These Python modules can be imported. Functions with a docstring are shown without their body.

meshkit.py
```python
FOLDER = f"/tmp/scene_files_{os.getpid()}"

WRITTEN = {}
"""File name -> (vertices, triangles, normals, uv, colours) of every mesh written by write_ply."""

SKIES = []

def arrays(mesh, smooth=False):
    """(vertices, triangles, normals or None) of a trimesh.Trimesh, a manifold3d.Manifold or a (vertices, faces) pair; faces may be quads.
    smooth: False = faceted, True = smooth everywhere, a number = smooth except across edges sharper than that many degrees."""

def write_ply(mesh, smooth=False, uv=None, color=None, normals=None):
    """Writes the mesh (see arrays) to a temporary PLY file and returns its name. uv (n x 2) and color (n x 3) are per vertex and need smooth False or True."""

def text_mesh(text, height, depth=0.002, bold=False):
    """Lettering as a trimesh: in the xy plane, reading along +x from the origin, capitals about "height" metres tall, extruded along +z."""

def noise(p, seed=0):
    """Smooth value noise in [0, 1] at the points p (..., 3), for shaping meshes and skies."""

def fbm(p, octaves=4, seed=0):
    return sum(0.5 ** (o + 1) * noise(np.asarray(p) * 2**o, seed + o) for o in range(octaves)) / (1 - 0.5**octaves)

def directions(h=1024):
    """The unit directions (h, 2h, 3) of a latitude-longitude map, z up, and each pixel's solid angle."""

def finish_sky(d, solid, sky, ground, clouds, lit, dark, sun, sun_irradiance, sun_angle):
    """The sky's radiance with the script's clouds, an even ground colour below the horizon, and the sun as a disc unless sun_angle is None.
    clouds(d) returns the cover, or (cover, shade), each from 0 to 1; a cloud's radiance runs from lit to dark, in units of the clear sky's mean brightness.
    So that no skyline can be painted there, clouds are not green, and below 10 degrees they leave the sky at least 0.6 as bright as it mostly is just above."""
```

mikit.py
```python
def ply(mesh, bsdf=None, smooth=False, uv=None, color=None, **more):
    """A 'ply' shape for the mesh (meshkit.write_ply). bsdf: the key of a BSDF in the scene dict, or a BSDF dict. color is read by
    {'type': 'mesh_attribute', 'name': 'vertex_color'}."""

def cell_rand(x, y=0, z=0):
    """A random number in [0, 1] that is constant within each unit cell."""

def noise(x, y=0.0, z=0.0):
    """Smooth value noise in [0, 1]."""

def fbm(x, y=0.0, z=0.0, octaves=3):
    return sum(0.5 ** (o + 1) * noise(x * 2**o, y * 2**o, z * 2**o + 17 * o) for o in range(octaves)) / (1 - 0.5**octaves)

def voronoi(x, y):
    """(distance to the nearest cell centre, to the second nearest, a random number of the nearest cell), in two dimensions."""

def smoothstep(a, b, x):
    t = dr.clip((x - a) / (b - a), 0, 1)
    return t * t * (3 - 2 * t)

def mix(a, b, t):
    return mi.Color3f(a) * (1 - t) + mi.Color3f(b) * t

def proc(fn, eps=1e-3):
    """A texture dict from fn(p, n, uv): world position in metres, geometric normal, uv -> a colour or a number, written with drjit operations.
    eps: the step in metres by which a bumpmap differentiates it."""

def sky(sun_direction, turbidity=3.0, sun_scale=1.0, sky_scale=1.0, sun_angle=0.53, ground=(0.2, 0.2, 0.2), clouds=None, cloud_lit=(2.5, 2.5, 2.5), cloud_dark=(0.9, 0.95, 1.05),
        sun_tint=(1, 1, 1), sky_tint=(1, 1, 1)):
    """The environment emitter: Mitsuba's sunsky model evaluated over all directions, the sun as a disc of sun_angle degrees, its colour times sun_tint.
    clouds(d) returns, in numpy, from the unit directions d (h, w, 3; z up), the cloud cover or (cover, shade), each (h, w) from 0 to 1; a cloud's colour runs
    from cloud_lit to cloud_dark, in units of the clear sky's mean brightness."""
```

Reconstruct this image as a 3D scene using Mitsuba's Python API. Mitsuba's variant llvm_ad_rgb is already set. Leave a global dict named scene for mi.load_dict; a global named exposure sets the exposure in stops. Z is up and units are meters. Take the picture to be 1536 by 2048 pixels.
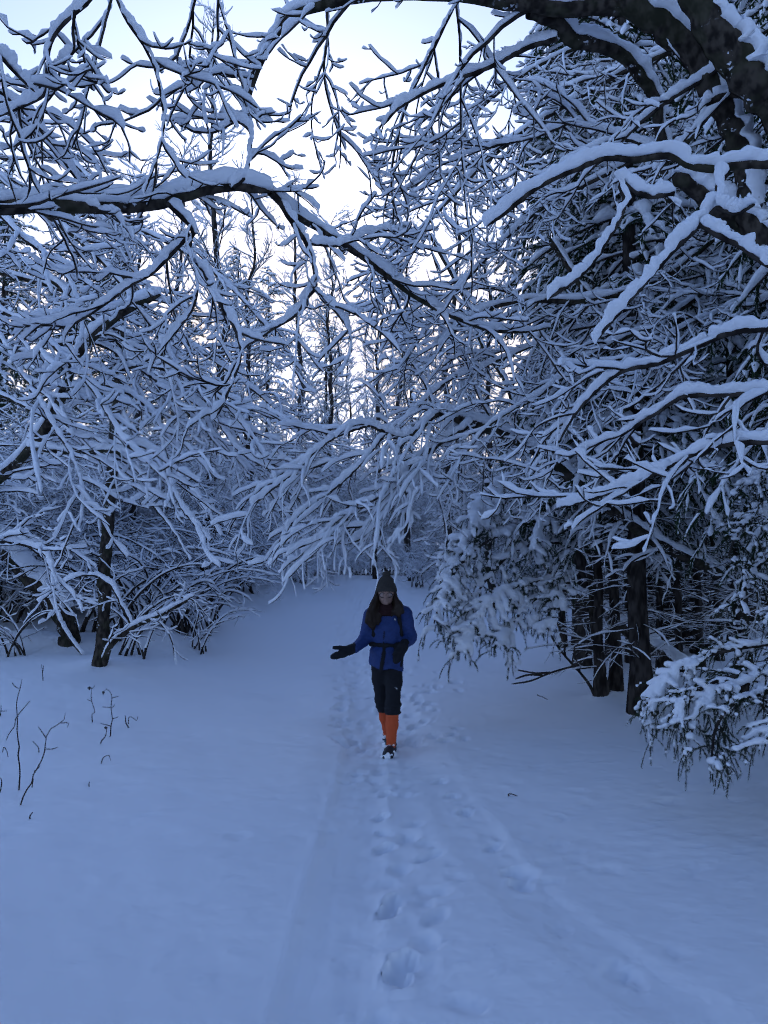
import math
import numpy as np, drjit as dr, mitsuba as mi, mikit, meshkit
from mikit import noise as tnoise, fbm as tfbm, smoothstep as tss, mix as tmix

scene, labels = {}, {}

# ------------------------------------------------------------------ camera
W0, H0, FPX = 1536.0, 2048.0, 1507.0
EYE = np.array([0.0, 0.0, 1.70])
PITCH = math.atan(121.0 / FPX)
CP, SP = math.cos(PITCH), math.sin(PITCH)
_T = mi.ScalarTransform4f
scene['camera'] = {'type': 'perspective', 'fov': math.degrees(2 * math.atan(768.0 / FPX)), 'fov_axis': 'x',
                   'near_clip': 0.05, 'far_clip': 2000.0,
                   'to_world': _T().look_at(origin=EYE.tolist(), target=(EYE + [0, CP, SP]).tolist(), up=[0, 0, 1])}

# ------------------------------------------------------------------ light: dusk, the sun already down behind the trees ahead
SUN_AZ = math.radians(-6.0)
SUN_EL = math.radians(26.0)
exposure = 2.95


def low_cloud(d):
    """a low bank of thin cloud over the place where the sun went down, still lit pink"""
    el = np.degrees(np.arcsin(np.clip(d[..., 2], -1, 1)))
    az = np.degrees(np.arctan2(d[..., 0], d[..., 1])) - math.degrees(SUN_AZ)
    n = meshkit.fbm(np.stack([az / 14, el / 5, 0 * az], -1), 4, 3)
    bank = np.clip((31 + 10 * (n - .5) - el) / 16, 0, 1) * np.clip((46 - np.abs(az)) / 34, 0, 1)
    return .88 * bank * np.clip((n - .12) / .3, 0, 1), .25 * n


scene['sky'] = mikit.sky([math.sin(SUN_AZ) * math.cos(SUN_EL), math.cos(SUN_AZ) * math.cos(SUN_EL), math.sin(SUN_EL)],
                         turbidity=2.4, sun_scale=0.0, sky_scale=1.0, ground=(.3, .32, .36), sky_tint=(1.24, 1.12, 1.30),
                         clouds=low_cloud, cloud_lit=(1.75, 1.42, 1.25), cloud_dark=(1.2, 1.1, 1.2))
labels['sky'] = {'kind': 'structure'}


# ------------------------------------------------------------------ small helpers
def rngs(s):
    return np.random.default_rng(s)


def nrm(a):
    return a / np.maximum(np.linalg.norm(a, axis=-1, keepdims=True), 1e-12)


def ss(a, b, x):
    t = np.clip((np.asarray(x, float) - a) / (b - a), 0, 1)
    return t * t * (3 - 2 * t)


def at(px, py, Y):
    """the point at distance Y ahead that the photograph shows at this pixel"""
    a, b = (px - 768.0) / FPX, -(py - 1024.0) / FPX
    d = np.array([a, CP - b * SP, SP + b * CP])
    return EYE + d * (Y / d[1])


def resample(pts, n):
    """Catmull-Rom through the given points, n points evenly spread"""
    p = np.asarray(pts, float)
    if len(p) == 2:
        t = np.linspace(0, 1, n)[:, None]
        return p[0] * (1 - t) + p[1] * t
    q = np.vstack([2 * p[0] - p[1], p, 2 * p[-1] - p[-2]])
    u = np.linspace(0, 1, 12, endpoint=False)[:, None]
    out = []
    for i in range(1, len(q) - 2):
        a, b, c, d = q[i - 1], q[i], q[i + 1], q[i + 2]
        out.append(0.5 * (2 * b + (c - a) * u + (2 * a - 5 * b + 4 * c - d) * u ** 2 + (3 * b - a - 3 * c + d) * u ** 3))
    out = np.vstack(out + [p[-1:]])
    L = np.r_[0, np.cumsum(np.linalg.norm(np.diff(out[:, :3], axis=0), axis=1))]
    s = np.linspace(0, L[-1], n)
    return np.stack([np.interp(s, L, out[:, k]) for k in range(out.shape[1])], 1)


WIND = nrm(np.array([0.08, -0.30, 1.0]))


def frames(P, ref=WIND):
    T = np.gradient(P, axis=1)
    T = nrm(T)
    U = ref - (T @ ref)[..., None] * T
    k = np.linalg.norm(U, axis=-1)
    U = nrm(U + 1e-6)
    return T, U, np.cross(T, U), k


def ring_mesh(C, A, B, ang):
    """C (b,n,3) centres, A and B (b,n,3) half axes, ang (s,) -> one vertex/face pair of b tubes"""
    b, n, _ = C.shape
    s = len(ang)
    V = C[:, :, None] + A[:, :, None] * np.cos(ang)[:, None] + B[:, :, None] * np.sin(ang)[:, None]
    i = (np.arange(b) * n * s)[:, None, None]
    r = (np.arange(n - 1) * s)[None, :, None]
    k = np.arange(s)[None, None, :]
    k2 = (k + 1) % s
    q = np.stack([i + r + k, i + r + k2, i + r + s + k2, i + r + s + k], -1).reshape(-1, 4)
    return V.reshape(-1, 3), np.vstack([q[:, [0, 1, 2]], q[:, [0, 2, 3]]])


def bark_tubes(P, R, S=5, rough=0.0, seed=0):
    T, U, D, k = frames(P)
    R = np.array(R, float)
    if rough:
        R = R * (1 + rough * (rngs(seed).random(R.shape) - .5) * 2)
    R[:, -1] *= .35
    ang = np.arange(S) * 2 * np.pi / S + .3
    return ring_mesh(P, D * R[..., None], U * R[..., None], ang)


def snow_tubes(P, R, h, S=6, lump=0.22, seed=0, gaps=0.12, tip=0.010, steep=.26, wide=.235, ends=(.5, .62)):
    """a cap of snow lying along the upper side of each branch, its far end rounded off"""
    g = rngs(seed + 77)
    P = np.array(P)
    b, n, _ = P.shape
    P = np.concatenate([P, P[:, -1:] + nrm(P[:, -1:] - P[:, -2:-1]) * tip], 1)
    R = np.concatenate([R, R[:, -1:] * .5], 1)
    T, U, D, k = frames(P)
    amount = steep + (1 - steep) * ss(.25, .85, k)
    w = g.random((b, n + 1))
    w = 1 + lump * 2 * (w - .5)
    if n > 6:
        w2 = g.random((b, n + 1))
        w2 = (np.roll(w2, 1, 1) + w2 + np.roll(w2, -1, 1)) / 3
        w = w * (1 + lump * 2.6 * (w2 - .5))
    if gaps:
        gone = g.random((b, n + 1)) < gaps
        w = np.where(gone, w * .15, w)
    e = np.ones(n + 1)
    e[0], e[1], e[-3], e[-2], e[-1] = ends[0], min(1, ends[0] + .35), 1.0, ends[1] + .15, .06
    h = np.asarray(h)
    if h.shape[1] == n:
        h = np.concatenate([h, h[:, -1:]], 1)
    H = h * amount * w * e
    a = R * .80 + wide * H
    a[:, -1] *= .15
    C = P + U * (R * .62 + .5 * H)[..., None]
    ang = np.arange(S) * 2 * np.pi / S + np.pi / 2
    return ring_mesh(C, D * a[..., None], U * (.5 * H + R * .22)[..., None], ang)


def surface_net(F, origin, h):
    """mesh of F > 0 on a grid (naive surface nets)"""
    S = F > 0
    n = [k - 1 for k in F.shape]
    corners = [(a, b, c) for a in (0, 1) for b in (0, 1) for c in (0, 1)]

    def sl(a, b, c, A):
        return A[a:a + n[0], b:b + n[1], c:c + n[2]]
    cnt = sum(sl(*c, S).astype(np.int8) for c in corners)
    cell = (cnt > 0) & (cnt < 8)
    ci = np.argwhere(cell)
    idx = -np.ones(cell.shape, np.int64)
    idx[tuple(ci.T)] = np.arange(len(ci))
    acc, num = np.zeros((len(ci), 3)), np.zeros(len(ci))
    for p in corners:
        for ax in range(3):
            if p[ax]:
                continue
            q = list(p)
            q[ax] = 1
            fa, fb = F[tuple((ci + p).T)], F[tuple((ci + q).T)]
            m = (fa > 0) != (fb > 0)
            t = fa[m] / (fa[m] - fb[m])
            pt = np.tile(np.array(p, float), (m.sum(), 1))
            pt[:, ax] = t
            acc[m] += pt
            num[m] += 1
    V = origin + (ci + acc / np.maximum(num, 1)[:, None]) * h
    faces = []
    for ax in range(3):
        u, v = (ax + 1) % 3, (ax + 2) % 3
        lo = [slice(None)] * 3
        hi = [slice(None)] * 3
        lo[ax], hi[ax] = slice(0, -1), slice(1, None)
        a, b = S[tuple(lo)], S[tuple(hi)]
        e = np.argwhere(a != b)
        e = e[(e[:, u] > 0) & (e[:, v] > 0) & (e[:, u] < n[u]) & (e[:, v] < n[v])]
        flip = ~a[tuple(e.T)]
        eu, ev = np.eye(3, dtype=int)[u], np.eye(3, dtype=int)[v]
        i0, i1, i2, i3 = (idx[tuple((e - du * eu - dv * ev).T)] for du, dv in ((1, 1), (0, 1), (0, 0), (1, 0)))
        q = np.stack([i0, i1, i2, i3], 1)
        q[flip] = q[flip][:, ::-1]
        faces.append(q)
    q = np.vstack(faces)
    q = q[(q >= 0).all(1)]
    return V, np.vstack([q[:, [0, 1, 2]], q[:, [0, 2, 3]]])


def snow_pads(C, Rb, h, seed, rough=.5, flat=.75):
    """snow that has slumped together: blobs (centres C, radii Rb) merged into one crumbly mass"""
    lo, hi = C.min(0) - .16, C.max(0) + .16
    dim = np.ceil((hi - lo) / h).astype(int) + 1
    F = np.zeros(dim, np.float32)
    for c, r in zip(C, Rb):
        R = r * 1.6
        a = np.maximum(0, ((c - R - lo) / h).astype(int))
        b = np.minimum(dim, ((c + R - lo) / h).astype(int) + 2)
        g = [lo[k] + np.arange(a[k], b[k]) * h - c[k] for k in range(3)]
        d2 = (g[0] ** 2)[:, None, None] + (g[1] ** 2)[None, :, None] + (g[2] ** 2 / flat ** 2)[None, None, :]
        w = np.maximum(0, 1 - d2 / (R * R)) ** 2
        F[a[0]:b[0], a[1]:b[1], a[2]:b[2]] += w
    ix = np.argwhere(F > .05)
    P = lo + ix * h
    n = meshkit.fbm(P * 26, 3, seed) - .5
    F[tuple(ix.T)] += rough * n * np.minimum(1, F[tuple(ix.T)] * 2)
    return surface_net(F - .36, lo, h)


def join(parts):
    v, f, o = [], [], 0
    for a, b in parts:
        v.append(a)
        f.append(b + o)
        o += len(a)
    return np.vstack(v), np.vstack(f)


TRI = [0]


def add(key, mesh, mat, smooth=True, **more):
    if not isinstance(mesh, tuple):
        TRI[0] += 0
    else:
        TRI[0] += len(mesh[1])
    scene[key] = mikit.ply(mesh, mat, smooth=smooth, **more)
    return key


USED = {}


def name_of(base):
    n = USED.get(base, 0)
    USED[base] = n + 1
    return base if n == 0 else f'{base}_{n:03d}'


def tag(key, label, cat, group=None, kind=None):
    labels[key] = {'label': label, 'category': cat}
    if group:
        labels[key]['group'] = group
    if kind:
        labels[key]['kind'] = kind


def stuff(key):
    labels[key] = {'kind': 'stuff'}


# ------------------------------------------------------------------ materials
def two(d):
    return {'type': 'twosided', 'bsdf': d}


def rgb(*c):
    return {'type': 'rgb', 'value': list(c)}


scene['snow_loose'] = two({'type': 'diffuse', 'reflectance': rgb(.86, .88, .91)})


def ground_relief(p, n, uv):
    return tfbm(p.x * 38, p.y * 38, p.z * 38, 3) * .5 + tfbm(p.x * 9, p.y * 9, p.z * 9, 2)


scene['snow_packed'] = two({'type': 'bumpmap', 'arbitrary': mikit.proc(ground_relief, eps=4e-3), 'scale': .012,
                            'bsdf': {'type': 'diffuse', 'reflectance': rgb(.86, .88, .91)}})


def bark_tone(p, n, uv):
    a = tfbm(p.x * 24, p.y * 24, p.z * 7, 3)
    c = tmix((.020, .017, .016), (.075, .064, .055), tss(.3, .75, a))
    return c


scene['bark'] = two({'type': 'diffuse', 'reflectance': mikit.proc(bark_tone)})


def old_bark_tone(p, n, uv):
    a = tfbm(p.x * 30, p.y * 30, p.z * 14, 3)
    m = tss(.50, .62, tfbm(p.x * 7 + 5, p.y * 7, p.z * 7, 3))
    c = tmix((.022, .019, .017), (.085, .070, .055), tss(.3, .75, a))
    c = tmix(c, (.050, .055, .030), m * .4)
    s = tss(.62, .70, tfbm(p.x * 60, p.y * 60, p.z * 60, 2)) * tss(.60, .70, tfbm(p.x * 6, p.y * 6 + 3, p.z * 6, 2))
    return tmix(c, (.8, .82, .85), s)


scene['old_bark'] = two({'type': 'bumpmap', 'arbitrary': mikit.proc(lambda p, n, uv: tfbm(p.x * 40, p.y * 40, p.z * 16, 3), eps=3e-3), 'scale': .02,
                         'bsdf': {'type': 'diffuse', 'reflectance': mikit.proc(old_bark_tone)}})


def needle_tone(p, n, uv):
    return tmix((.018, .034, .020), (.045, .070, .036), tnoise(p.x * 9, p.y * 9, p.z * 9))


scene['needle'] = two({'type': 'diffuse', 'reflectance': mikit.proc(needle_tone)})
scene['dead_leaf'] = two({'type': 'diffuse', 'reflectance': rgb(.075, .045, .026)})
# ------------------------------------------------------------------ the ground: one snow sheet with the trodden path, sled tracks and footprints
def ground_base(x, y):
    x, y = np.asarray(x, float), np.asarray(y, float)
    z = 1.55 * ss(8.5, 30, y) + 5.0 * ss(40, 140, y) + 3.0 * ss(25, 120, np.abs(x))
    z = z + .46 * ss(-1.2, -4.4, x) * ss(5, 11, y) + .14 * ss(1.6, 3.6, x) * ss(8, 14, y)
    p = np.stack([x / 2.3, y / 2.3, 0 * x], -1)
    z = z + .11 * (meshkit.fbm(p, 3, 5) - .5)
    return z


def G(px, py):
    """the ground point seen at a pixel of the photograph"""
    a, b = (px - 768.0) / FPX, -(py - 1024.0) / FPX
    d = np.array([a, CP - b * SP, SP + b * CP])
    t = np.linspace(1.5, 90, 4500)
    q = EYE + d * t[:, None]
    below = q[:, 2] <= ground_base(q[:, 0], q[:, 1])
    t = t[np.argmax(below)] if below.any() else 60.0
    return EYE + d * t


def seg_dist(x, y, line):
    """(distance, signed side distance, position along) to a ground polyline"""
    best = np.full(x.shape, 1e9)
    side = np.zeros(x.shape)
    along = np.zeros(x.shape)
    L = 0
    for (ax, ay), (bx, by) in zip(line[:-1], line[1:]):
        ux, uy = bx - ax, by - ay
        l = math.hypot(ux, uy)
        t = np.clip(((x - ax) * ux + (y - ay) * uy) / (l * l), 0, 1)
        dx, dy = x - ax - t * ux, y - ay - t * uy
        d = np.hypot(dx, dy)
        s = (ux * dy - uy * dx) / l
        m = d < best
        best = np.where(m, d, best)
        side = np.where(m, s, side)
        along = np.where(m, L + t * l, along)
        L += l
    return best, side, along


def gl(*pts):
    return [tuple(G(a, b)[:2]) for a, b in pts]


SLED = gl((650, 2046), (672, 1900), (700, 1700), (722, 1580), (728, 1480), (735, 1400), (700, 1300), (690, 1230), (715, 1170))
SIDE = gl((880, 1560), (930, 1640), (985, 1720), (1050, 1790), (1150, 1870), (1250, 1950), (1400, 2040))
PATH = gl((760, 2040), (770, 1800), (765, 1600), (760, 1480), (745, 1380), (725, 1290), (712, 1220), (725, 1172))


def prints():
    g = rngs(11)
    out = []
    for px, py, deep in [(795, 1954, .075), (808, 1922, .055), (778, 1822, .07), (786, 1800, .06), (770, 1690, .05), (764, 1632, .05), (776, 1585, .05), (712, 1542, .06), (690, 1560, .03),
                         (1040, 1765, .045), (985, 1690, .03), (1022, 1742, .035), (930, 1622, .035), (880, 1560, .03), (902, 1590, .03), (1230, 1935, .018), (1268, 1952, .02), (1120, 1850, .014), (1350, 1905, .012),
                         (840, 1405, .06), (825, 1450, .06), (850, 1440, .05), (835, 1372, .05), (868, 1420, .05), (905, 1470, .04), (815, 1340, .04), (930, 1478, .03)]:
        q = G(px, py)
        out.append((q[0], q[1], deep, (.05 + .012 * g.random()), .085, g.normal(0, .3)))
    for k in range(38):      # the churned strip beside the walker
        q = G(g.uniform(676, 742), g.uniform(1340, 1500))
        out.append((q[0], q[1], g.uniform(.012, .045), g.uniform(.05, .10), g.uniform(.08, .16), g.normal(0, .8)))
    for k in range(32):
        q = G(g.uniform(810, 920), g.uniform(1320, 1490))
        out.append((q[0], q[1], g.uniform(.015, .045), g.uniform(.05, .09), g.uniform(.08, .15), g.normal(0, .8)))
    for k in range(60):      # scuffs along the path further off
        y = g.uniform(9, 24)
        i = np.interp(y, [p[1] for p in PATH], [p[0] for p in PATH])
        out.append((i + g.normal(0, .35), y, g.uniform(.02, .05), g.uniform(.06, .1), g.uniform(.1, .16), g.normal(0, .5)))
    for k in range(170):     # pits left by snow that dropped from the branches
        q = G(g.uniform(900, 1530), g.uniform(1490, 1760)) if k < 110 else G(g.uniform(10, 660), g.uniform(1350, 1700))
        out.append((q[0], q[1], g.uniform(.004, .014), g.uniform(.03, .09), g.uniform(.03, .09), g.normal(0, .8)))
    for k in range(190):     # crumbs and small lumps of snow kicked up
        y = g.uniform(2.6, 10)
        out.append((g.normal(.05, .5) if k % 3 else g.uniform(-2.5, 3), y, -g.uniform(.004, .014), g.uniform(.014, .034), g.uniform(.014, .034), 0))
    for k in range(26):
        y = g.uniform(2.6, 7)
        out.append((g.uniform(-.1, .35), y, g.uniform(.01, .03), g.uniform(.04, .07), g.uniform(.07, .12), g.normal(0, .6)))
    return out


PRINTS = prints()


def ground_z(x, y):
    x, y = np.asarray(x, float), np.asarray(y, float)
    z = ground_base(x, y)
    near = 1 - ss(20, 30, y)
    p3 = np.stack([x, y, 0 * x], -1)
    wob = .05 * (meshkit.fbm(p3 * 2.2, 2, 9) - .5)
    z = z + .034 * (meshkit.fbm(p3 / .55, 3, 21) - .5) * near + .007 * (meshkit.fbm(p3 / .07, 3, 23) - .5) * (1 - ss(9, 14, y))
    # trodden path
    d, s, a = seg_dist(x, y, PATH)
    half = .34 + .10 * ss(5.5, 7.5, y) + .2 * ss(9, 16, y)
    z = z - (.024 + .05 * ss(5.6, 8, y)) * (1 - ss(half * .25, half * 1.6, d + wob * 2)) * near
    trod = (1 - ss(half * .4, half * 1.3, d + wob)) * near
    z = z + trod * (.030 + .035 * ss(5.8, 7, y)) * (meshkit.fbm(p3 / .12, 3, 31) - .5)
    # smooth sled run beside it with raised lips and fine grooves
    d, s, a = seg_dist(x, y, SLED)
    inside = 1 - ss(.13, .25, d + wob * .9)
    z = z - .014 * inside * near
    z = z + .010 * np.exp(-((d - .225) / .03) ** 2) * near * (.2 + 1.4 * meshkit.fbm(p3 * 3.5, 2, 44))
    z = z - .006 * inside * (np.exp(-((s - .07) / .012) ** 2) + np.exp(-((s + .05) / .014) ** 2) + np.exp(-((s + .11) / .012) ** 2)) * near
    # the run that bears off to the side
    d, s, a = seg_dist(x, y, SIDE)
    z = z - .014 * (1 - ss(.12, .20, d + wob * .8)) + .007 * np.exp(-((s - .23) / .05) ** 2) * (meshkit.noise(p3 * 6, 4) * 1.4)
    z = z - .006 * (np.exp(-((s - .05) / .012) ** 2) + np.exp(-((s + .06) / .012) ** 2)) * (d < .2)
    for cx, cy, deep, w, l, r in PRINTS:
        m = (np.abs(x - cx) < .4) & (np.abs(y - cy) < .4)
        if not m.any():
            continue
        dx, dy = x[m] - cx, y[m] - cy
        u, v = dx * math.cos(r) + dy * math.sin(r), -dx * math.sin(r) + dy * math.cos(r)
        q = np.sqrt((u / w) ** 2 + (v / l) ** 2) + (meshkit.noise(p3[m] * 22, 8) - .5) * .5
        z[m] += -deep * (1 - ss(.66, 1.02, q)) + .22 * deep * np.exp(-((q - 1.25) / .22) ** 2)
    for cx, cy, r, h in MOUNDS:
        q = np.hypot(x - cx, y - cy) / r
        z = z + h * np.exp(-q * q * 1.6)
    return z


_t = G(205, 1335)
_u = G(135, 1296)
MOUNDS = [(_t[0], _t[1] + .12, .42, .10), (_u[0] + .05, _u[1] + .1, .55, .16), (_u[0] + 1.1, _u[1] + .8, .7, .30), (_u[0] - .9, _u[1] + .4, .8, .22)]
for _p in [(1285, 1432), (1165, 1338), (1232, 1392), (1203, 1398), (1330, 1302), (1308, 1290), (1258, 1330), (1345, 1325), (1388, 1312), (1128, 1300), (1420, 1300)]:
    _t = G(*_p)
    MOUNDS.append((_t[0] + .03, _t[1] + .02, .26, .075))


def axis_of(spans):
    out = [spans[0][0]]
    for a, b, n in spans:
        out += list(np.linspace(a, b, n + 1)[1:])
    return np.array(out)


gx = axis_of([(-400, -60, 8), (-60, -12, 24), (-12, -3.4, 40), (-3.4, -1.1, 36), (-1.1, 1.3, 88), (1.3, 3.6, 40), (3.6, 12, 40), (12, 60, 24), (60, 400, 8)])
gy = axis_of([(-300, -20, 10), (-20, 2, 26), (2, 2.4, 8), (2.4, 8.5, 190), (8.5, 14, 72), (14, 30, 64), (30, 60, 28), (60, 600, 20)])
GX, GY = np.meshgrid(gx, gy, indexing='xy')
GZ = ground_z(GX.ravel(), GY.ravel())
_n, _m = len(gx), len(gy)
_i = (np.arange(_m - 1)[:, None] * _n + np.arange(_n - 1)[None]).ravel()
_q = np.stack([_i, _i + 1, _i + 1 + _n, _i + _n], 1)
add('ground', (np.stack([GX.ravel(), GY.ravel(), GZ], 1), np.vstack([_q[:, [0, 1, 2]], _q[:, [0, 2, 3]]])), 'snow_packed')
labels['ground'] = {'kind': 'structure', 'label': 'snow covered ground with a trodden path, sled tracks and footprints'}


def gz(x, y):
    return float(ground_z(np.array([x], float), np.array([y], float))[0])
# ------------------------------------------------------------------ bare, snow laden trees
def lerp_at(A, par, t):
    n = A.shape[1]
    x = t * (n - 1)
    i = np.clip(x.astype(int), 0, n - 2)
    f = (x - i)
    B = A[par, i]
    C = A[par, i + 1]
    return B + (C - B) * (f[:, None] if A.ndim == 3 else f)


def grow(P, R, per_m, length, N, ang=(30, 60), t0=.12, t1=1.0, droop=.25, wig=.10, flat=.45, rf=.55, rmin=.0035, rmax=1, curl=0.0, lift=0.0, taper=.5, pull=None, seed=0):
    """side shoots off every branch: per_m shoots a metre, in flat alternate sprays that sag under their load"""
    g = rngs(seed)
    L = np.linalg.norm(np.diff(P, axis=1), axis=2).sum(1)
    cnt = np.maximum(1, np.round(L * per_m * (t1 - t0) + g.random(len(L)) - .5)).astype(int)
    par = np.repeat(np.arange(len(P)), cnt)
    first = np.repeat(np.cumsum(cnt) - cnt, cnt)
    k = np.arange(len(par)) - first
    t = t0 + (t1 - t0) * (k + g.random(len(par))) / np.repeat(cnt, cnt)
    t = np.clip(t, 0, .995)
    B = lerp_at(P, par, t)
    T, U, D, _ = frames(P)
    Tn, Un, Dn = nrm(lerp_at(T, par, t)), nrm(lerp_at(U, par, t)), nrm(lerp_at(D, par, t))
    side = np.where((k % 2) == 0, 1.0, -1.0) * np.where(g.random(len(k)) < .15, -1, 1)
    a = np.radians(g.uniform(*ang, len(k)))
    ph = g.normal(0, flat, len(k))
    d = Tn * np.cos(a)[:, None] + (Dn * (side * np.cos(ph))[:, None] + Un * np.sin(ph)[:, None]) * np.sin(a)[:, None]
    lo, hi = length
    ln = g.uniform(lo, hi, len(k)) * (1 - taper * t)
    step = (ln / (N - 1))[:, None]
    out = [B]
    c = np.cross(d, Un) * 0
    bend = g.normal(0, wig, (len(k), 3))
    for i in range(N - 1):
        w = g.normal(0, wig, (len(k), 3)) * .8 + bend * .5
        d = d + w
        d[:, 2] -= droop * (.3 + i / (N - 1)) * 2.0 / (N - 1) * ln * 1.6
        if lift:
            d[:, 2] += lift * (1.7 * (i + 1) / (N - 1) - .75) * 2.2 / (N - 1)
        if curl:
            d[:, 2] += curl * (i / (N - 1)) / (N - 1) * 3
        if pull is not None:
            d = d + np.asarray(pull) / (N - 1)
        d = nrm(d)
        out.append(out[-1] + d * step)
    C = np.stack(out, 1)
    pr = lerp_at(R, par, t)
    r0 = np.clip(np.minimum(pr * rf, ln * .012 + .002), rmin, rmax)
    CR = r0[:, None] * np.linspace(1, .55, N)
    return C, np.maximum(CR, rmin * .8)


def snow_h(P, R, base=.030, k=.55, var=.60, seed=0):
    g = rngs(seed + 5)
    return np.minimum(base * (1 + var * (g.random((len(P), 1)) * 2 - 1)) + k * R, .095)


def crown_meshes(levels, S_bark, S_snow, base, seed, lump=.22, gaps=.12):
    bark, snow = [], []
    for i, (P, R) in enumerate(levels):
        bark.append(bark_tubes(P, R, S_bark[i]))
        snow.append(snow_tubes(P, R, snow_h(P, R, base[i], seed=seed + i), S_snow[i], lump=lump, seed=seed + i, gaps=gaps))
    return join(bark), join(snow)


def limb_of(pts, n):
    """[(px, py, Y, r)] -> smooth axis and radii"""
    q = np.array([[*at(a, b, y), r] for a, b, y, r in pts])
    q = resample(q, n)
    return q[None, :, :3], q[None, :, 3]


def line(y0, y1, r0, r1, *pp):
    n = len(pp)
    return [(a, b, y0 + (y1 - y0) * i / (n - 1), r0 + (r1 - r0) * i / (n - 1)) for i, (a, b) in enumerate(pp)]


def rough_limb(key, P, R, mat='old_bark', seed=0, S=10, sn=None, knob=.10):
    P, R = np.array(P), np.array(R)
    g = rngs(seed)
    P[:, 1:-1] += g.normal(0, 1, P[:, 1:-1].shape) * (R[:, 1:-1, None] * .07)
    R2 = R * (1 + knob * (g.random(R.shape) - .5) * 2)
    add(key, bark_tubes(P, R2, S, .0, seed), mat)
    return P, R2


def limb_snow(key, P, R, h, seed, S=10, lump=.07, gaps=.02):
    """snow on a thick limb: denser rings, lumpy top"""
    n = P.shape[1]
    m = n * 3
    Q = resample(np.concatenate([P[0], R[0][:, None]], 1), m)
    g = rngs(seed)
    w = meshkit.fbm(np.stack([np.arange(m) * .15, np.full(m, seed * 1.7), np.zeros(m)], -1), 3, seed) * 1.3 + .35
    V, F = snow_tubes(Q[None, :, :3], Q[None, :, 3], (h * w)[None], S + 2, lump=lump, seed=seed, gaps=gaps * .6)
    V = V + min(.018, h * .30) * (np.stack([meshkit.fbm(V / .045 + o, 2, seed) for o in (0, 17.3, 41.9)], 1) - .5) * 2
    add(key, (V, F), 'snow_loose')
    labels[key] = {'kind': 'stuff'} if False else labels.get(key, {})
    if not labels[key]:
        del labels[key]


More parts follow.
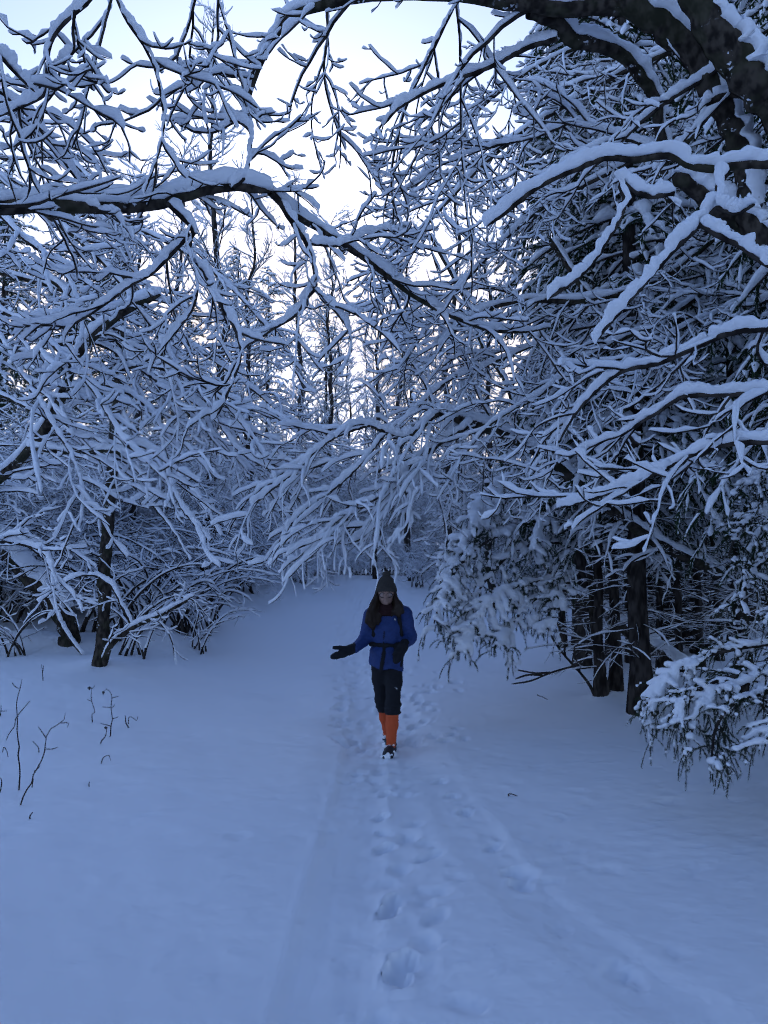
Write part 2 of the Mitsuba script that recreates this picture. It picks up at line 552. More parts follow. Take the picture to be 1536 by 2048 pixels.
def bare_tree(name, label, cat, limbs, group=None, trunk=None, seed=0, lv1=None, lv2=None, lv3=None, base=(.034, .028, .022), hscale=.055, n=26, mat='bark', gaps=.17, lump=.26, plain=()):
    """limbs: lists of (px, py, Y, r). Each limb is a part with its snow; the fine shoots are the crown"""
    key = name_of(name)
    tag(key, label, cat, group)
    if trunk is not None:
        q = np.array(trunk, float)
        q = resample(q, 30)
        P, R = rough_limb(f'{key}__trunk', q[None, :, :3], q[None, :, 3], 'old_bark', seed + 900, 12)
        limb_snow(f'{key}__trunk__snow', P, R, .05, seed + 901)
    allP, allR = [], []
    for i, l in enumerate(limbs):
        P, R = limb_of(l, n)
        lk = f'{key}__limb' + (f'_{i:03d}' if i else '')
        thick = R.max() > .02
        P, R = rough_limb(lk, P, R, 'old_bark' if thick else mat, seed + i * 3, 9 if thick else 6, knob=.10 if thick else .06)
        h = min(.10, hscale * .55 + .55 * float(np.median(R)) + .012)
        limb_snow(lk + '__snow', P, R, h, seed + i * 3 + 1, 9)
        if i not in plain:
            allP.append(P)
            allR.append(R)
    P0, R0 = np.concatenate(allP), np.concatenate(allR)
    levels = []
    a = grow(P0, R0, seed=seed + 1, **lv1)
    levels.append(a)
    if lv2:
        b = grow(a[0], a[1], seed=seed + 2, **lv2)
        levels.append(b)
    if lv3:
        levels.append(grow(b[0], b[1], seed=seed + 3, **lv3))
    bk, sn = crown_meshes(levels, (4, 3, 3), (6, 5, 4), base, seed, lump, gaps)
    add(f'{key}__crown', bk, mat)
    add(f'{key}__crown__snow', sn, 'snow_loose')
    stuff(f'{key}__crown')
    stuff(f'{key}__crown__snow')
    return key


# shoots: first order, second order, third order
def L1(per=5, ln=(.5, 1.1), **k):
    return dict(dict(per_m=per, length=ln, N=10, ang=(28, 62), droop=.35, wig=.15, flat=.65, rf=.55, rmin=.0072, lift=.28, taper=.45), **k)


def L2(per=6, ln=(.18, .45), **k):
    return dict(dict(per_m=per, length=ln, N=6, ang=(34, 70), droop=.15, wig=.16, flat=.5, rf=.7, rmin=.0055, lift=.55, taper=.45), **k)


def L3(per=6, ln=(.08, .2), **k):
    return dict(dict(per_m=per, length=ln, N=4, ang=(30, 65), droop=.1, wig=.12, flat=.5, rf=.7, rmin=.0040, lift=.5, taper=.4), **k)


# --- the tree whose long limb reaches in from the side with the walker's bare hand gesture (trunk outside the frame)
lt = [
    line(3.7, 4.7, .050, .026, (-420, 500), (-150, 430), (0, 415), (80, 410), (150, 412), (230, 414), (300, 410), (352, 398), (400, 384), (470, 373), (540, 384)),
    line(4.7, 6.6, .026, .010, (540, 384), (578, 422), (629, 453), (687, 488), (758, 539), (812, 582), (871, 617), (930, 644), (988, 662), (1047, 664), (1100, 655)),
    line(4.75, 5.0, .020, .007, (560, 405), (590, 453), (612, 484), (627, 531), (631, 574), (613, 598), (590, 632), (550, 656), (500, 690)),
    line(4.9, 5.2, .008, .004, (631, 574), (645, 601), (668, 621), (690, 650), (699, 672), (703, 707)),
    line(4.9, 5.6, .010, .005, (621, 488), (672, 492), (719, 477), (766, 461), (805, 469), (850, 482)),
    line(4.55, 4.7, .015, .009, (465, 376), (490, 352), (500, 300), (497, 258), (440, 224)),
    line(4.3, 4.6, .016, .006, (335, 405), (351, 422), (387, 461), (379, 492), (391, 527), (414, 555), (434, 598), (470, 660), (482, 712), (465, 762), (440, 822), (428, 838)),
    line(4.35, 4.6, .010, .005, (391, 527), (395, 542), (388, 612), (345, 672), (325, 697), (330, 740)),
    line(4.4, 5.0, .012, .006, (379, 470), (344, 508), (305, 547), (260, 572), (220, 602), (150, 647), (90, 662)),
    line(3.9, 4.1, .010, .004, (219, -40), (250, 35), (289, 94), (312, 145), (324, 203), (328, 254), (316, 312), (289, 387)),
    line(3.6, 3.9, .012, .005, (200, -60), (180, 0), (140, 35), (105, 78), (94, 137), (90, 188), (50, 211), (0, 232), (-40, 245)),
    line(3.8, 4.0, .009, .004, (232, -30), (219, 12), (203, 78), (187, 137), (168, 215)),
    line(3.6, 3.8, .009, .004, (150, 20), (146, 60), (148, 98), (130, 126), (105, 145)),
    line(4.0, 4.3, .009, .004, (400, -40), (390, 0), (375, 59), (355, 113), (362, 135), (380, 146)),
    line(4.2, 4.4, .009, .004, (425, -40), (437, 0), (457, 70), (476, 145), (488, 180)),
    line(3.3, 3.6, .012, .005, (-60, 60), (0, 113), (40, 156), (70, 184)),
    line(4.4, 5.2, .013, .006, (-40, 150), (0, 185), (58, 234), (109, 297), (148, 352), (168, 383), (190, 430)),
]
_b = at(-900, 1400, 3.6)
TRUNK_L = [(_b[0], 3.6, gz(_b[0], 3.6) - .2, .17), (_b[0] + .1, 3.6, 1.5, .14), (_b[0] + .35, 3.65, 2.6, .12), (_b[0] + .6, 3.7, 3.6, .10), (_b[0] + 1.1, 3.6, 4.6, .08), (_b[0] + 2.0, 3.7, 5.2, .05), (_b[0] + 3.0, 3.9, 5.3, .03)]
bare_tree('bare_tree', 'leafless tree reaching a long level limb with drooping snowy twigs across the path', 'tree', lt, trunk=TRUNK_L, seed=100,
          lv1=L1(5.2, (.35, .95)), lv2=L2(8, (.14, .40)), lv3=L3(4), base=(.028, .022, .017), hscale=.06)

# --- the big old tree at the other side
rt = [
    line(4.3, 4.2, .115, .085, (1640, 330), (1536, 195), (1496, 150), (1451, 95), (1413, 40), (1385, -30), (1350, -130)),
    line(4.6, 4.6, .075, .085, (1560, 520), (1500, 440), (1496, 330), (1480, 285), (1450, 222), (1418, 166), (1389, 108), (1335, 62), (1264, 8), (1200, -40)),
    line(4.8, 4.6, .085, .045, (1640, 560), (1536, 489), (1500, 455), (1438, 418), (1397, 385), (1347, 350)),
    line(4.6, 4.8, .055, .016, (1300, 35), (1264, 14), (1198, 17), (1086, 15), (995, 2), (940, -6), (830, -12), (720, -6), (640, 12), (585, 32), (540, 88), (508, 156), (490, 220), (497, 250)),
    line(4.7, 5.4, .050, .036, (1057, 22), (1107, 41), (1140, 76), (1198, 91), (1244, 112), (1285, 157), (1310, 199), (1318, 248), (1327, 298), (1330, 360), (1345, 420)),
    line(4.8, 5.2, .020, .008, (1115, 78), (1057, 95), (983, 133), (921, 157), (870, 176), (800, 215), (768, 250)),
    line(4.4, 5.0, .016, .007, (1450, 128), (1438, 137), (1397, 166), (1335, 203), (1298, 232), (1264, 262), (1223, 306), (1180, 340)),
    line(4.4, 4.6, .022, .012, (1600, 215), (1536, 199), (1480, 190), (1434, 195), (1413, 215), (1393, 265), (1351, 302), (1310, 340)),
    line(3.2, 3.5, .022, .008, (1640, 330), (1536, 327), (1480, 330), (1430, 338), (1376, 330), (1335, 311), (1273, 320), (1215, 316), (1157, 337), (1107, 358), (1057, 388), (1008, 428), (975, 452)),
    line(5.2, 6.0, .014, .006, (1345, 320), (1314, 302), (1264, 282), (1206, 261), (1153, 244), (1115, 257), (1066, 277), (983, 294), (900, 325)),
    line(3.3, 3.2, .014, .007, (1347, 385), (1290, 392), (1240, 362), (1250, 402), (1235, 447), (1215, 480), (1182, 530), (1148, 563), (1099, 596)),
    line(3.2, 3.0, .018, .007, (1450, 350), (1438, 368), (1434, 406), (1397, 451), (1347, 501), (1306, 547), (1264, 596), (1225, 640), (1190, 684)),
    line(3.1, 2.9, .014, .008, (1400, 448), (1438, 472), (1480, 493), (1513, 518), (1560, 545)),
    line(3.1, 3.0, .010, .006, (1434, 415), (1471, 428), (1510, 408)),
    line(3.6, 4.8, .020, .007, (1640, 640), (1536, 657), (1458, 667), (1388, 697), (1318, 727), (1248, 742), (1193, 782), (1148, 832), (1120, 880)),
    line(3.6, 4.4, .018, .007, (1640, 775), (1536, 784), (1468, 789), (1368, 794), (1318, 824), (1268, 854), (1200, 905)),
    line(3.4, 4.2, .016, .006, (1640, 885), (1536, 884), (1458, 889), (1388, 909), (1298, 954), (1228, 984), (1118, 1017)),
    line(5.2, 6.0, .013, .006, (940, -60), (905, 20), (850, 130), (812, 215), (790, 300), (783, 380), (800, 450)),
    line(4.8, 5.4, .010, .004, (905, -40), (918, 60), (921, 157), (922, 260), (930, 400), (945, 520)),
    line(5.4, 6.2, .012, .005, (650, -30), (655, 60), (648, 150), (665, 230), (690, 300)),
]
_b = at(1800, 1500, 4.8)
TRUNK_R = [(3.5, 4.9, gz(3.5, 4.9) - .2, .30), (3.45, 4.85, 1.2, .25), (3.3, 4.8, 2.4, .22), (*at(1640, 450, 4.6), .17), (*at(1590, 250, 4.4), .13), (*at(1600, 60, 4.3), .10), (*at(1640, -160, 4.3), .07)]
bare_tree('bare_tree', 'massive old leafless tree with thick dark mossy limbs under snow beside the path', 'tree', rt, trunk=TRUNK_R, seed=200, n=34,
          plain=(0, 1, 2, 4, 8, 10, 11, 12, 13), lv1=L1(5.0, (.5, 1.3), pull=(-.35, 0, -.15)), lv2=L2(8, (.14, .40)), lv3=L3(5), base=(.026, .021, .017), hscale=.055)

# --- leaning trunk whose sprays hang to head height by the walker
st = [
    line(9.5, 7.6, .075, .05, (1440, 1150), (1403, 1129), (1348, 1104), (1288, 1069), (1228, 1024), (1138, 952), (1088, 912), (1003, 867), (928, 842), (880, 824)),
    line(7.6, 7.2, .034, .018, (885, 826), (868, 832), (833, 862), (798, 876), (770, 865), (742, 850)),
    line(7.7, 7.0, .032, .014, (940, 848), (928, 857), (878, 887), (843, 912), (815, 939), (772, 1010), (727, 1069), (705, 1085)),
    line(7.2, 6.8, .016, .007, (742, 850), (727, 854), (671, 874), (630, 905), (596, 939), (538, 984), (505, 1010)),
    line(7.2, 6.6, .016, .007, (800, 876), (775, 978), (710, 1017), (670, 1045), (632, 1085)),
    line(7.4, 7.0, .014, .006, (860, 850), (845, 930), (815, 985)),
    line(7.2, 6.8, .014, .006, (770, 868), (720, 930), (660, 985), (610, 1020), (575, 1055)),
    line(8.0, 8.0, .014, .006, (870, 822), (845, 760), (800, 690), (770, 620)),
    line(8.4, 8.0, .014, .006, (1003, 867), (960, 800), (930, 720), (880, 650)),
]
bare_tree('leaning_tree', 'dark leaning trunk crossing before the spruces with snowy sprays hanging to head height', 'tree', st, seed=300, n=30,
          lv1=L1(8.0, (.5, 1.2), ang=(16, 45), pull=(-.25, 0, -.45), lift=0), lv2=L2(7, (.2, .5), ang=(18, 45), pull=(-.2, 0, -.5), lift=.1), lv3=None, base=(.040, .034, .026), hscale=.06)

# --- trees among the thicket at the open side
ml = [
    line(9.0, 7.0, .07, .03, (-160, 1080), (-60, 1010), (0, 957), (65, 892), (115, 812), (160, 705), (240, 630), (320, 590)),
    line(8.0, 7.0, .016, .007, (-60, 640), (0, 677), (45, 752), (95, 792), (160, 797)),
    line(7.5, 6.2, .020, .007, (-60, 600), (10, 627), (75, 662), (125, 712), (190, 787), (240, 872), (280, 912), (330, 960)),
    line(6.8, 6.4, .014, .005, (60, 780), (75, 797), (105, 852), (140, 907), (160, 962), (165, 1012), (158, 1060)),
    line(7.6, 7.2, .03, .014, (60, 897), (75, 897), (140, 905), (215, 902), (270, 912), (320, 927)),
    line(7.4, 6.8, .016, .006, (200, 770), (215, 772), (280, 802), (320, 862), (330, 932), (360, 1012), (400, 1060)),
    line(7.6, 7.0, .016, .006, (230, 745), (285, 732), (370, 752), (440, 800), (500, 870), (530, 920)),
    line(7.0, 6.4, .018, .006, (0, 430), (50, 480), (120, 535), (152, 598), (165, 660), (150, 720)),
    line(7.8, 7.2, .018, .006, (100, 690), (200, 690), (310, 760), (420, 830), (480, 905), (560, 950)),
    line(7.5, 7.0, .02, .008, (-80, 1120), (-20, 1085), (45, 1090), (90, 1110), (115, 1180)),
]
_a = G(-260, 1250)
bare_tree('bare_tree', 'leafless tree leaning in over the snowy bank with arching branches above the slim dark trunk', 'tree', ml,
          trunk=[(_a[0], _a[1], _a[2] - .2, .13), (_a[0] + .2, _a[1] - .1, 1.4, .11), (*at(-160, 1080, 9.0), .08)], seed=400, n=26,
          lv1=L1(6, (.5, 1.2), pull=(.3, 0, -.2)), lv2=L2(6.5, (.18, .42), pull=(.1, 0, 0)), base=(.040, .032, .026), hscale=.06)

# --- two more bare trees, one on each side, that fill the middle distance with arching shoots
mr = [
    line(8.0, 7.4, .05, .012, (1620, 250), (1500, 400), (1350, 540), (1200, 598), (1050, 602), (960, 625), (880, 690)),
    line(7.6, 7.0, .03, .008, (1500, 60), (1300, 120), (1150, 200), (1000, 300), (880, 420), (800, 520), (760, 600)),
    line(7.8, 7.2, .03, .008, (1560, 180), (1400, 250), (1250, 330), (1080, 420), (950, 540), (860, 650), (800, 740)),
    line(7.8, 7.2, .03, .008, (1640, 500), (1450, 560), (1330, 640), (1200, 700), (1080, 790), (980, 850), (900, 950)),
    line(8.2, 8.0, .022, .008, (1400, 640), (1300, 640), (1150, 660), (1000, 720), (900, 760), (820, 830)),
    line(7.2, 6.8, .022, .008, (1640, 570), (1540, 600), (1400, 640), (1250, 730), (1130, 850), (1060, 950)),
    line(8.6, 8.0, .022, .008, (1250, 60), (1100, 120), (980, 200), (860, 330), (780, 470), (730, 590)),
    line(8.8, 9.2, .034, .016, (1100, 480), (1158, 567), (1208, 627), (1248, 682), (1298, 737), (1343, 792), (1393, 857), (1433, 912), (1468, 962), (1500, 1040), (1520, 1240)),
    line(9.4, 9.6, .026, .020, (860, 470), (930, 600), (968, 699), (1008, 758), (1035, 836), (1062, 880), (1100, 960)),
    line(10, 10, .012, .02, (890, 600), (900, 680), (905, 760), (912, 850), (925, 950), (930, 1120)),
]
_a = G(1640, 1380)
bare_tree('bare_tree', 'leafless tree at the edge of the spruces with shoots sweeping down to the path', 'tree', mr,
          trunk=[(_a[0] + .5, _a[1], _a[2] - .2, .16), (_a[0] + .45, _a[1], 1.6, .13), (*at(1640, 500, 8.0), .10), (*at(1620, 250, 8.0), .07), (*at(1560, 20, 7.8), .04)], seed=500, n=30,
          plain=(8,), lv1=L1(7.5, (.6, 1.5), N=9, pull=(-.34, 0, -.2)), lv2=L2(10.5, (.16, .42), pull=(-.08, 0, 0)), lv3=L3(2), base=(.024, .019, .015), hscale=.045)
ml2 = [
    line(8.4, 7.6, .03, .008, (-120, 200), (-60, 300), (80, 420), (200, 520), (300, 650), (380, 780), (430, 880)),
    line(8.6, 7.8, .03, .008, (-120, 420), (-60, 480), (100, 560), (250, 700), (400, 850), (520, 960), (590, 1060)),
    line(9.5, 9.0, .026, .008, (-60, 540), (60, 560), (220, 620), (360, 680), (480, 760), (600, 860)),
    line(9.0, 8.6, .022, .008, (-120, 720), (-60, 760), (80, 830), (220, 930), (330, 1040), (380, 1120)),
    line(10.5, 10.0, .026, .008, (40, 420), (160, 430), (300, 470), (420, 540), (520, 640), (600, 740)),
    line(10.0, 9.4, .022, .008, (200, 640), (330, 720), (450, 830), (540, 920), (610, 1020), (640, 1100)),
    line(8.5, 8.0, .02, .008, (-60, 240), (40, 250), (150, 330), (220, 420), (260, 520)),
]
_a = G(-330, 1290)
bare_tree('bare_tree', 'leafless tree on the snowy bank letting long snowy shoots sweep down towards the walker', 'tree', ml2,
          trunk=[(_a[0] - .3, _a[1], _a[2] - .2, .15), (_a[0], _a[1], 1.8, .12), (*at(-260, 700, 8.8), .09), (*at(-160, 250, 8.5), .06), (*at(-100, 100, 8.4), .03)], seed=600, n=26,
          plain=(3,), lv1=L1(7, (.6, 1.4), N=9, pull=(.2, 0, -.16)), lv2=L2(10.5, (.16, .42)), lv3=L3(2), base=(.024, .019, .015), hscale=.045)

# --- the slim dark trunk and the bowed stump on the bank
_a = G(202, 1338)
_y = _a[1]
k = name_of('slim_tree')
tag(k, 'slim dark trunk rising straight out of the snowy bank, the only clear stem there', 'tree')
P, R = limb_of([(196, 1350, _y, .11), (206, 1280, _y, .088), (208, 1200, _y, .082), (208, 1130, _y, .084), (215, 1060, _y, .082), (222, 980, _y, .08), (226, 900, _y, .07), (234, 800, _y, .06), (242, 690, _y + .1, .05), (248, 560, _y + .2, .04), (262, 360, _y + .3, .02)], 40)
P, R = rough_limb(k + '__trunk', P, R, 'old_bark', 41, 11)
P2, R2 = limb_of([(206, 1332, _y, .05), (222, 1290, _y - .1, .045), (265, 1255, _y - .2, .035), (330, 1225, _y - .2, .025), (390, 1190, _y - .2, .014)], 20)
rough_limb(k + '__limb', P2, R2, 'old_bark', 42, 8)
limb_snow(k + '__limb__snow', P2, R2, .05, 43)
P3, R3 = limb_of([(265, 1255, _y - .2, .02), (245, 1215, _y - .3, .02), (222, 1172, _y - .3, .018), (180, 1150, _y - .3, .014), (130, 1165, _y - .3, .010), (80, 1205, _y - .3, .007)], 20)
rough_limb(k + '__limb_001', P3, R3, 'bark', 44, 7)
limb_snow(k + '__limb_001__snow', P3, R3, .07, 45)
P4, R4 = limb_of([(228, 885, _y, .03), (285, 905, _y - .1, .026), (330, 925, _y - .2, .018), (390, 990, _y - .3, .012), (440, 1070, _y - .3, .008)], 20)
rough_limb(k + '__limb_002', P4, R4, 'bark', 46, 7)
limb_snow(k + '__limb_002__snow', P4, R4, .07, 47)
A0, B0 = np.concatenate([P2, P3, P4, P[:, 20:]]), np.concatenate([R2, R3, R4, R[:, 20:]])
lv = [grow(A0, B0, seed=48, **L1(6, (.4, 1.0)))]
lv.append(grow(*lv[0], seed=49, **L2(7, (.16, .4))))
bk, sn = crown_meshes(lv, (5, 4), (6, 5), (.024, .019), 50)
add(k + '__crown', bk, 'bark')
add(k + '__crown__snow', sn, 'snow_loose')
stuff(k + '__crown')
stuff(k + '__crown__snow')

_a = G(135, 1300)
_y = _a[1]
k = name_of('bowed_tree')
tag(k, 'thick bowed trunk with a deep ridge of snow bending down to the bank', 'tree')
P, R = limb_of([(-120, 1030, _y + .3, .13), (-40, 1062, _y + .2, .15), (10, 1100, _y + .1, .16), (50, 1140, _y, .15), (95, 1190, _y, .15), (128, 1232, _y, .15), (138, 1275, _y, .15), (134, 1325, _y, .17)], 40)
P, R = rough_limb(k + '__trunk', P, R, 'old_bark', 51, 12)
limb_snow(k + '__trunk__snow', P[:, :31], R[:, :31], .16, 52, 12)
P2, R2 = limb_of([(-60, 1080, _y - .5, .03), (0, 1075, _y - .6, .03), (45, 1085, _y - .7, .028), (90, 1120, _y - .8, .02), (118, 1170, _y - .8, .012)], 20)
rough_limb(k + '__limb', P2, R2, 'bark', 53, 7)
limb_snow(k + '__limb__snow', P2, R2, .09, 54)
P3, R3 = limb_of([(100, 1195, _y - .2, .035), (130, 1260, _y - .4, .03), (165, 1310, _y - .5, .03)], 14)
rough_limb(k + '__limb_001', P3, R3, 'bark', 55, 7)
limb_snow(k + '__limb_001__snow', P3, R3, .03, 56)
# ------------------------------------------------------------------ thicket shrubs: a few kinds built once, then set out one by one
def place(x, y, rot, s, sink=.08, sx=1):
    return _T().translate([x, y, gz(x, y) - sink]).rotate([0, 0, 1], rot).scale([s * sx, s, s])


def shrub_kind(seed, stems, height, arch, per=(6.5, 8.5, 1.2), spread=.5, snow=(.023, .018, .014), ln=((.5, 1.25), (.2, .5), (.1, .22))):
    g = rngs(seed)
    parts = {}
    P, R = [], []
    for i in range(stems):
        N = 18
        h = height * g.uniform(.65, 1.1)
        az = g.normal(0, spread) + (np.pi if g.random() < .16 else 0)
        lean = g.uniform(.12, .45)
        d = np.array([math.cos(az) * lean, math.sin(az) * lean, 1.0])
        d /= np.linalg.norm(d)
        p = np.array([g.normal(0, .16), g.normal(0, .16), 0.0])
        pts = [p]
        for k in range(N - 1):
            f = k / (N - 1)
            d = d + np.array([math.cos(az) * arch * .13, math.sin(az) * arch * .13, -.20 * arch * f ** 1.4]) + g.normal(0, .055, 3)
            d /= np.linalg.norm(d)
            p = p + d * h / (N - 1)
            pts.append(p)
        P.append(pts)
        R.append(np.linspace(g.uniform(.017, .030), .006, N))
    P, R = np.array(P), np.array(R)
    for i in range(stems):
        k = 'stem' + (f'_{i:03d}' if i else '')
        parts[k] = (bark_tubes(P[i:i + 1], R[i:i + 1], 6, .08, seed + i), 'bark')
    levels = [(P[:, 3:], R[:, 3:])]
    a = grow(P, R, seed=seed + 1, **L1(per[0], ln[0], t0=.16, droop=.32, rf=.6, N=8, rmin=.0064))
    b = grow(a[0], a[1], seed=seed + 2, **L2(per[1], ln[1], N=5, rmin=.0050))
    c = grow(b[0], b[1], seed=seed + 3, **L3(per[2], ln[2]))
    bk = [bark_tubes(*a, 3), bark_tubes(*b, 3), bark_tubes(*c, 3)]
    sn = [snow_tubes(P[:, 2:], R[:, 2:], snow_h(P[:, 2:], R[:, 2:], snow[0], seed=seed), 7, seed=seed),
          snow_tubes(*a, snow_h(*a, snow[0], seed=seed + 1), 5, seed=seed + 1),
          snow_tubes(*b, snow_h(*b, snow[1], seed=seed + 2), 4, seed=seed + 2, lump=.2),
          snow_tubes(*c, snow_h(*c, snow[2], seed=seed + 3), 4, seed=seed + 3, lump=.1, gaps=.05)]
    parts['crown'] = (join(bk), 'bark')
    parts['crown__snow'] = (join(sn), 'snow_loose')
    return {k: mikit.ply(m, mat, smooth=True) for k, (m, mat) in parts.items()}


def put(kind, base, label, cat, to_world, group=None):
    key = name_of(base)
    tag(key, label, cat, group)
    for k, d in kind.items():
        scene[f'{key}__{k}'] = {**d, 'to_world': to_world}
        if k.startswith('crown'):
            stuff(f'{key}__{k}')
    return key


SHRUBS = [shrub_kind(31, 7, 4.6, 1.0), shrub_kind(47, 6, 5.4, 1.25), shrub_kind(59, 8, 3.4, .9), shrub_kind(73, 6, 8.2, .75, per=(6.2, 8.5, .8), ln=((.7, 1.9), (.2, .6), (.1, .22))), shrub_kind(91, 5, 7.4, 1.1, per=(6.2, 8.5, .8), ln=((.7, 1.9), (.2, .6), (.1, .22))), shrub_kind(97, 7, 2.3, .7, per=(2.6, 3.0, 1.5), spread=.9, ln=((.3, .8), (.12, .3), (.08, .15)))]

_g = rngs(5)
GL = 'snowy shrubs in the thicket on the open bank'
for i, (px, py, kd, rot, s) in enumerate([
        (265, 1312, 5, -25, .9), (330, 1288, 5, 20, .95), (398, 1305, 5, -60, .7), (362, 1268, 5, 0, 1.0), (452, 1214, 0, -40, .9), (545, 1208, 2, 10, .9), (300, 1262, 5, 130, 1.1), (420, 1250, 5, 200, 1.0),
        (240, 1240, 0, 150, .9), (385, 1232, 0, 170, .95), (490, 1210, 1, 150, .8),
        (30, 1312, 5, 150, .7), (235, 1290, 5, 170, 1.2), (290, 1285, 5, 60, 1.2), (350, 1272, 5, 200, 1.2), (390, 1262, 5, -20, 1.3), (440, 1246, 5, 90, 1.2), (480, 1236, 5, 150, 1.3), (515, 1226, 5, 30, 1.3), (555, 1216, 5, 220, 1.2), (595, 1204, 5, 120, 1.2), (200, 1262, 5, 0, 1.4),
        (60, 1225, 1, -15, 1.0), (-140, 1290, 3, -5, 1.0), (10, 1222, 3, 15, 1.05), (150, 1240, 0, -10, 1.15), (210, 1225, 3, 5, 1.0), (300, 1228, 1, -35, 1.0), (590, 1186, 2, 60, .9), (500, 1190, 0, 80, 1.0),
        (30, 1230, 4, -20, 1.0), (190, 1236, 4, 10, 1.05), (290, 1228, 3, -30, 1.1), (390, 1222, 3, 20, .95), (470, 1203, 0, 100, 1.1), (560, 1180, 2, 90, 1.1), (-90, 1240, 3, 20, 1.15), (80, 1225, 4, 40, 1.2), (250, 1208, 4, 0, 1.25),
        (420, 1195, 0, 60, 1.2), (330, 1195, 3, -15, 1.15), (120, 1205, 1, 10, 1.2), (-120, 1260, 0, 0, 1.3)]):
    q = G(px, py)
    put(SHRUBS[kd], 'snowy_shrub', 'many stemmed shrub bowed with snow in the thicket on the open bank' if kd != 5 else 'knee high shrub of thin upright stems poking from the snow at the thicket edge', 'shrub', place(q[0] - (0 if q[1] < 12 or kd in (2, 5) else 1.3 if kd == 0 else 2.8) - (1.4 if q[1] > 15 else 0), q[1], rot, s * (.92 if kd in (3, 4) else 1)), GL if kd != 5 else 'low shrubs of thin stems along the thicket edge')
GR = 'snowy shrubs beyond the spruces along the path'
for i, (px, py, kd, rot, s) in enumerate([
        (900, 1205, 2, 165, .8), (905, 1195, 2, 120, .9), (945, 1210, 0, 150, .9), (985, 1205, 4, 200, 1.0), (1050, 1215, 3, 180, 1.0), (900, 1172, 0, 80, 1.1), (960, 1170, 3, 190, 1.2), (930, 1195, 2, 190, 1.0), (880, 1178, 2, 70, 1.0), (960, 1185, 3, 200, 1.0), (1020, 1190, 0, 160, 1.1), (862, 1165, 2, 100, 1.1), (1090, 1185, 1, 190, 1.2), (1180, 1180, 3, 180, 1.2), (1300, 1180, 0, 170, 1.3), (1420, 1182, 1, 190, 1.2), (1520, 1185, 3, 180, 1.2)]):
    q = G(px, py)
    put(SHRUBS[kd], 'snowy_shrub', 'many stemmed shrub bowed with snow beyond the dark spruce trunks', 'shrub', place(q[0] + (1.0 if kd == 2 else 2.2 if kd == 0 else 3.6) + (1.6 if q[1] > 15 else 0), q[1], rot, s), GR)
GF = 'snowy shrubs closing the far end of the path'
for i, (x, y, kd, rot, s) in enumerate([
        (-5.4, 27, 3, 20, 1.0), (-6.8, 24, 4, 60, 1.0), (-4.8, 30, 1, 60, 1.2), (-1.4, 43, 3, 90, 1.3), (1.6, 43, 1, 90, 1.3), (-3.4, 41, 1, 90, 1.4), (.2, 46, 3, 60, 1.6), (-1.0, 40, 3, 30, 1.5), (1.3, 41, 4, 160, 1.5), (-3.1, 40, 4, 10, 1.5), (3.3, 40, 3, 170, 1.5), (-5.2, 41, 3, 60, 1.5), (-2.6, 23, 2, 100, .8), (-2.4, 26, 2, 60, .9), (-2.2, 29, 2, 120, 1.0), (-1.9, 32, 2, 80, 1.0), (1.0, 24, 2, 60, .8), (1.2, 27, 2, 120, .9), (1.1, 30, 2, 90, 1.0), (.9, 33, 2, 60, 1.0), (-.6, 36, 2, 20, 1.1), (.3, 37, 2, 200, 1.1), (-1.5, 37.5, 0, 90, .9), (1.8, 35, 0, 100, .9), (-3.4, 33, 0, 80, 1.0), (2.6, 31, 0, 100, .9), (-2.6, 48, 3, 0, 1.7), (2.6, 47, 4, 200, 1.7), (-5.2, 45, 3, 40, 1.6), (4.6, 45, 3, 150, 1.6), (-.8, 52, 4, 120, 1.9), (1.4, 54, 3, 90, 2.0), (5.4, 30, 3, 120, 1.1), (-7.2, 30, 1, 40, 1.2), (-9.0, 27, 3, 0, 1.3), (-11.5, 30, 0, 10, 1.6), (6.4, 31, 1, 190, 1.2), (-3.2, 38, 3, 40, 1.3), (4.6, 37, 3, 120, 1.3), (-8.6, 23, 3, 30, 1.2), (5.6, 26, 3, 150, 1.1)]):
    put(SHRUBS[kd], 'snowy_shrub', 'tall snow covered shrub far off where the path fades into the wood' if kd != 2 else 'low frosted shrub edging the far narrow end of the path', 'shrub', place(x, y, rot, s), GF if kd != 2 else 'low frosted shrubs edging the far path')


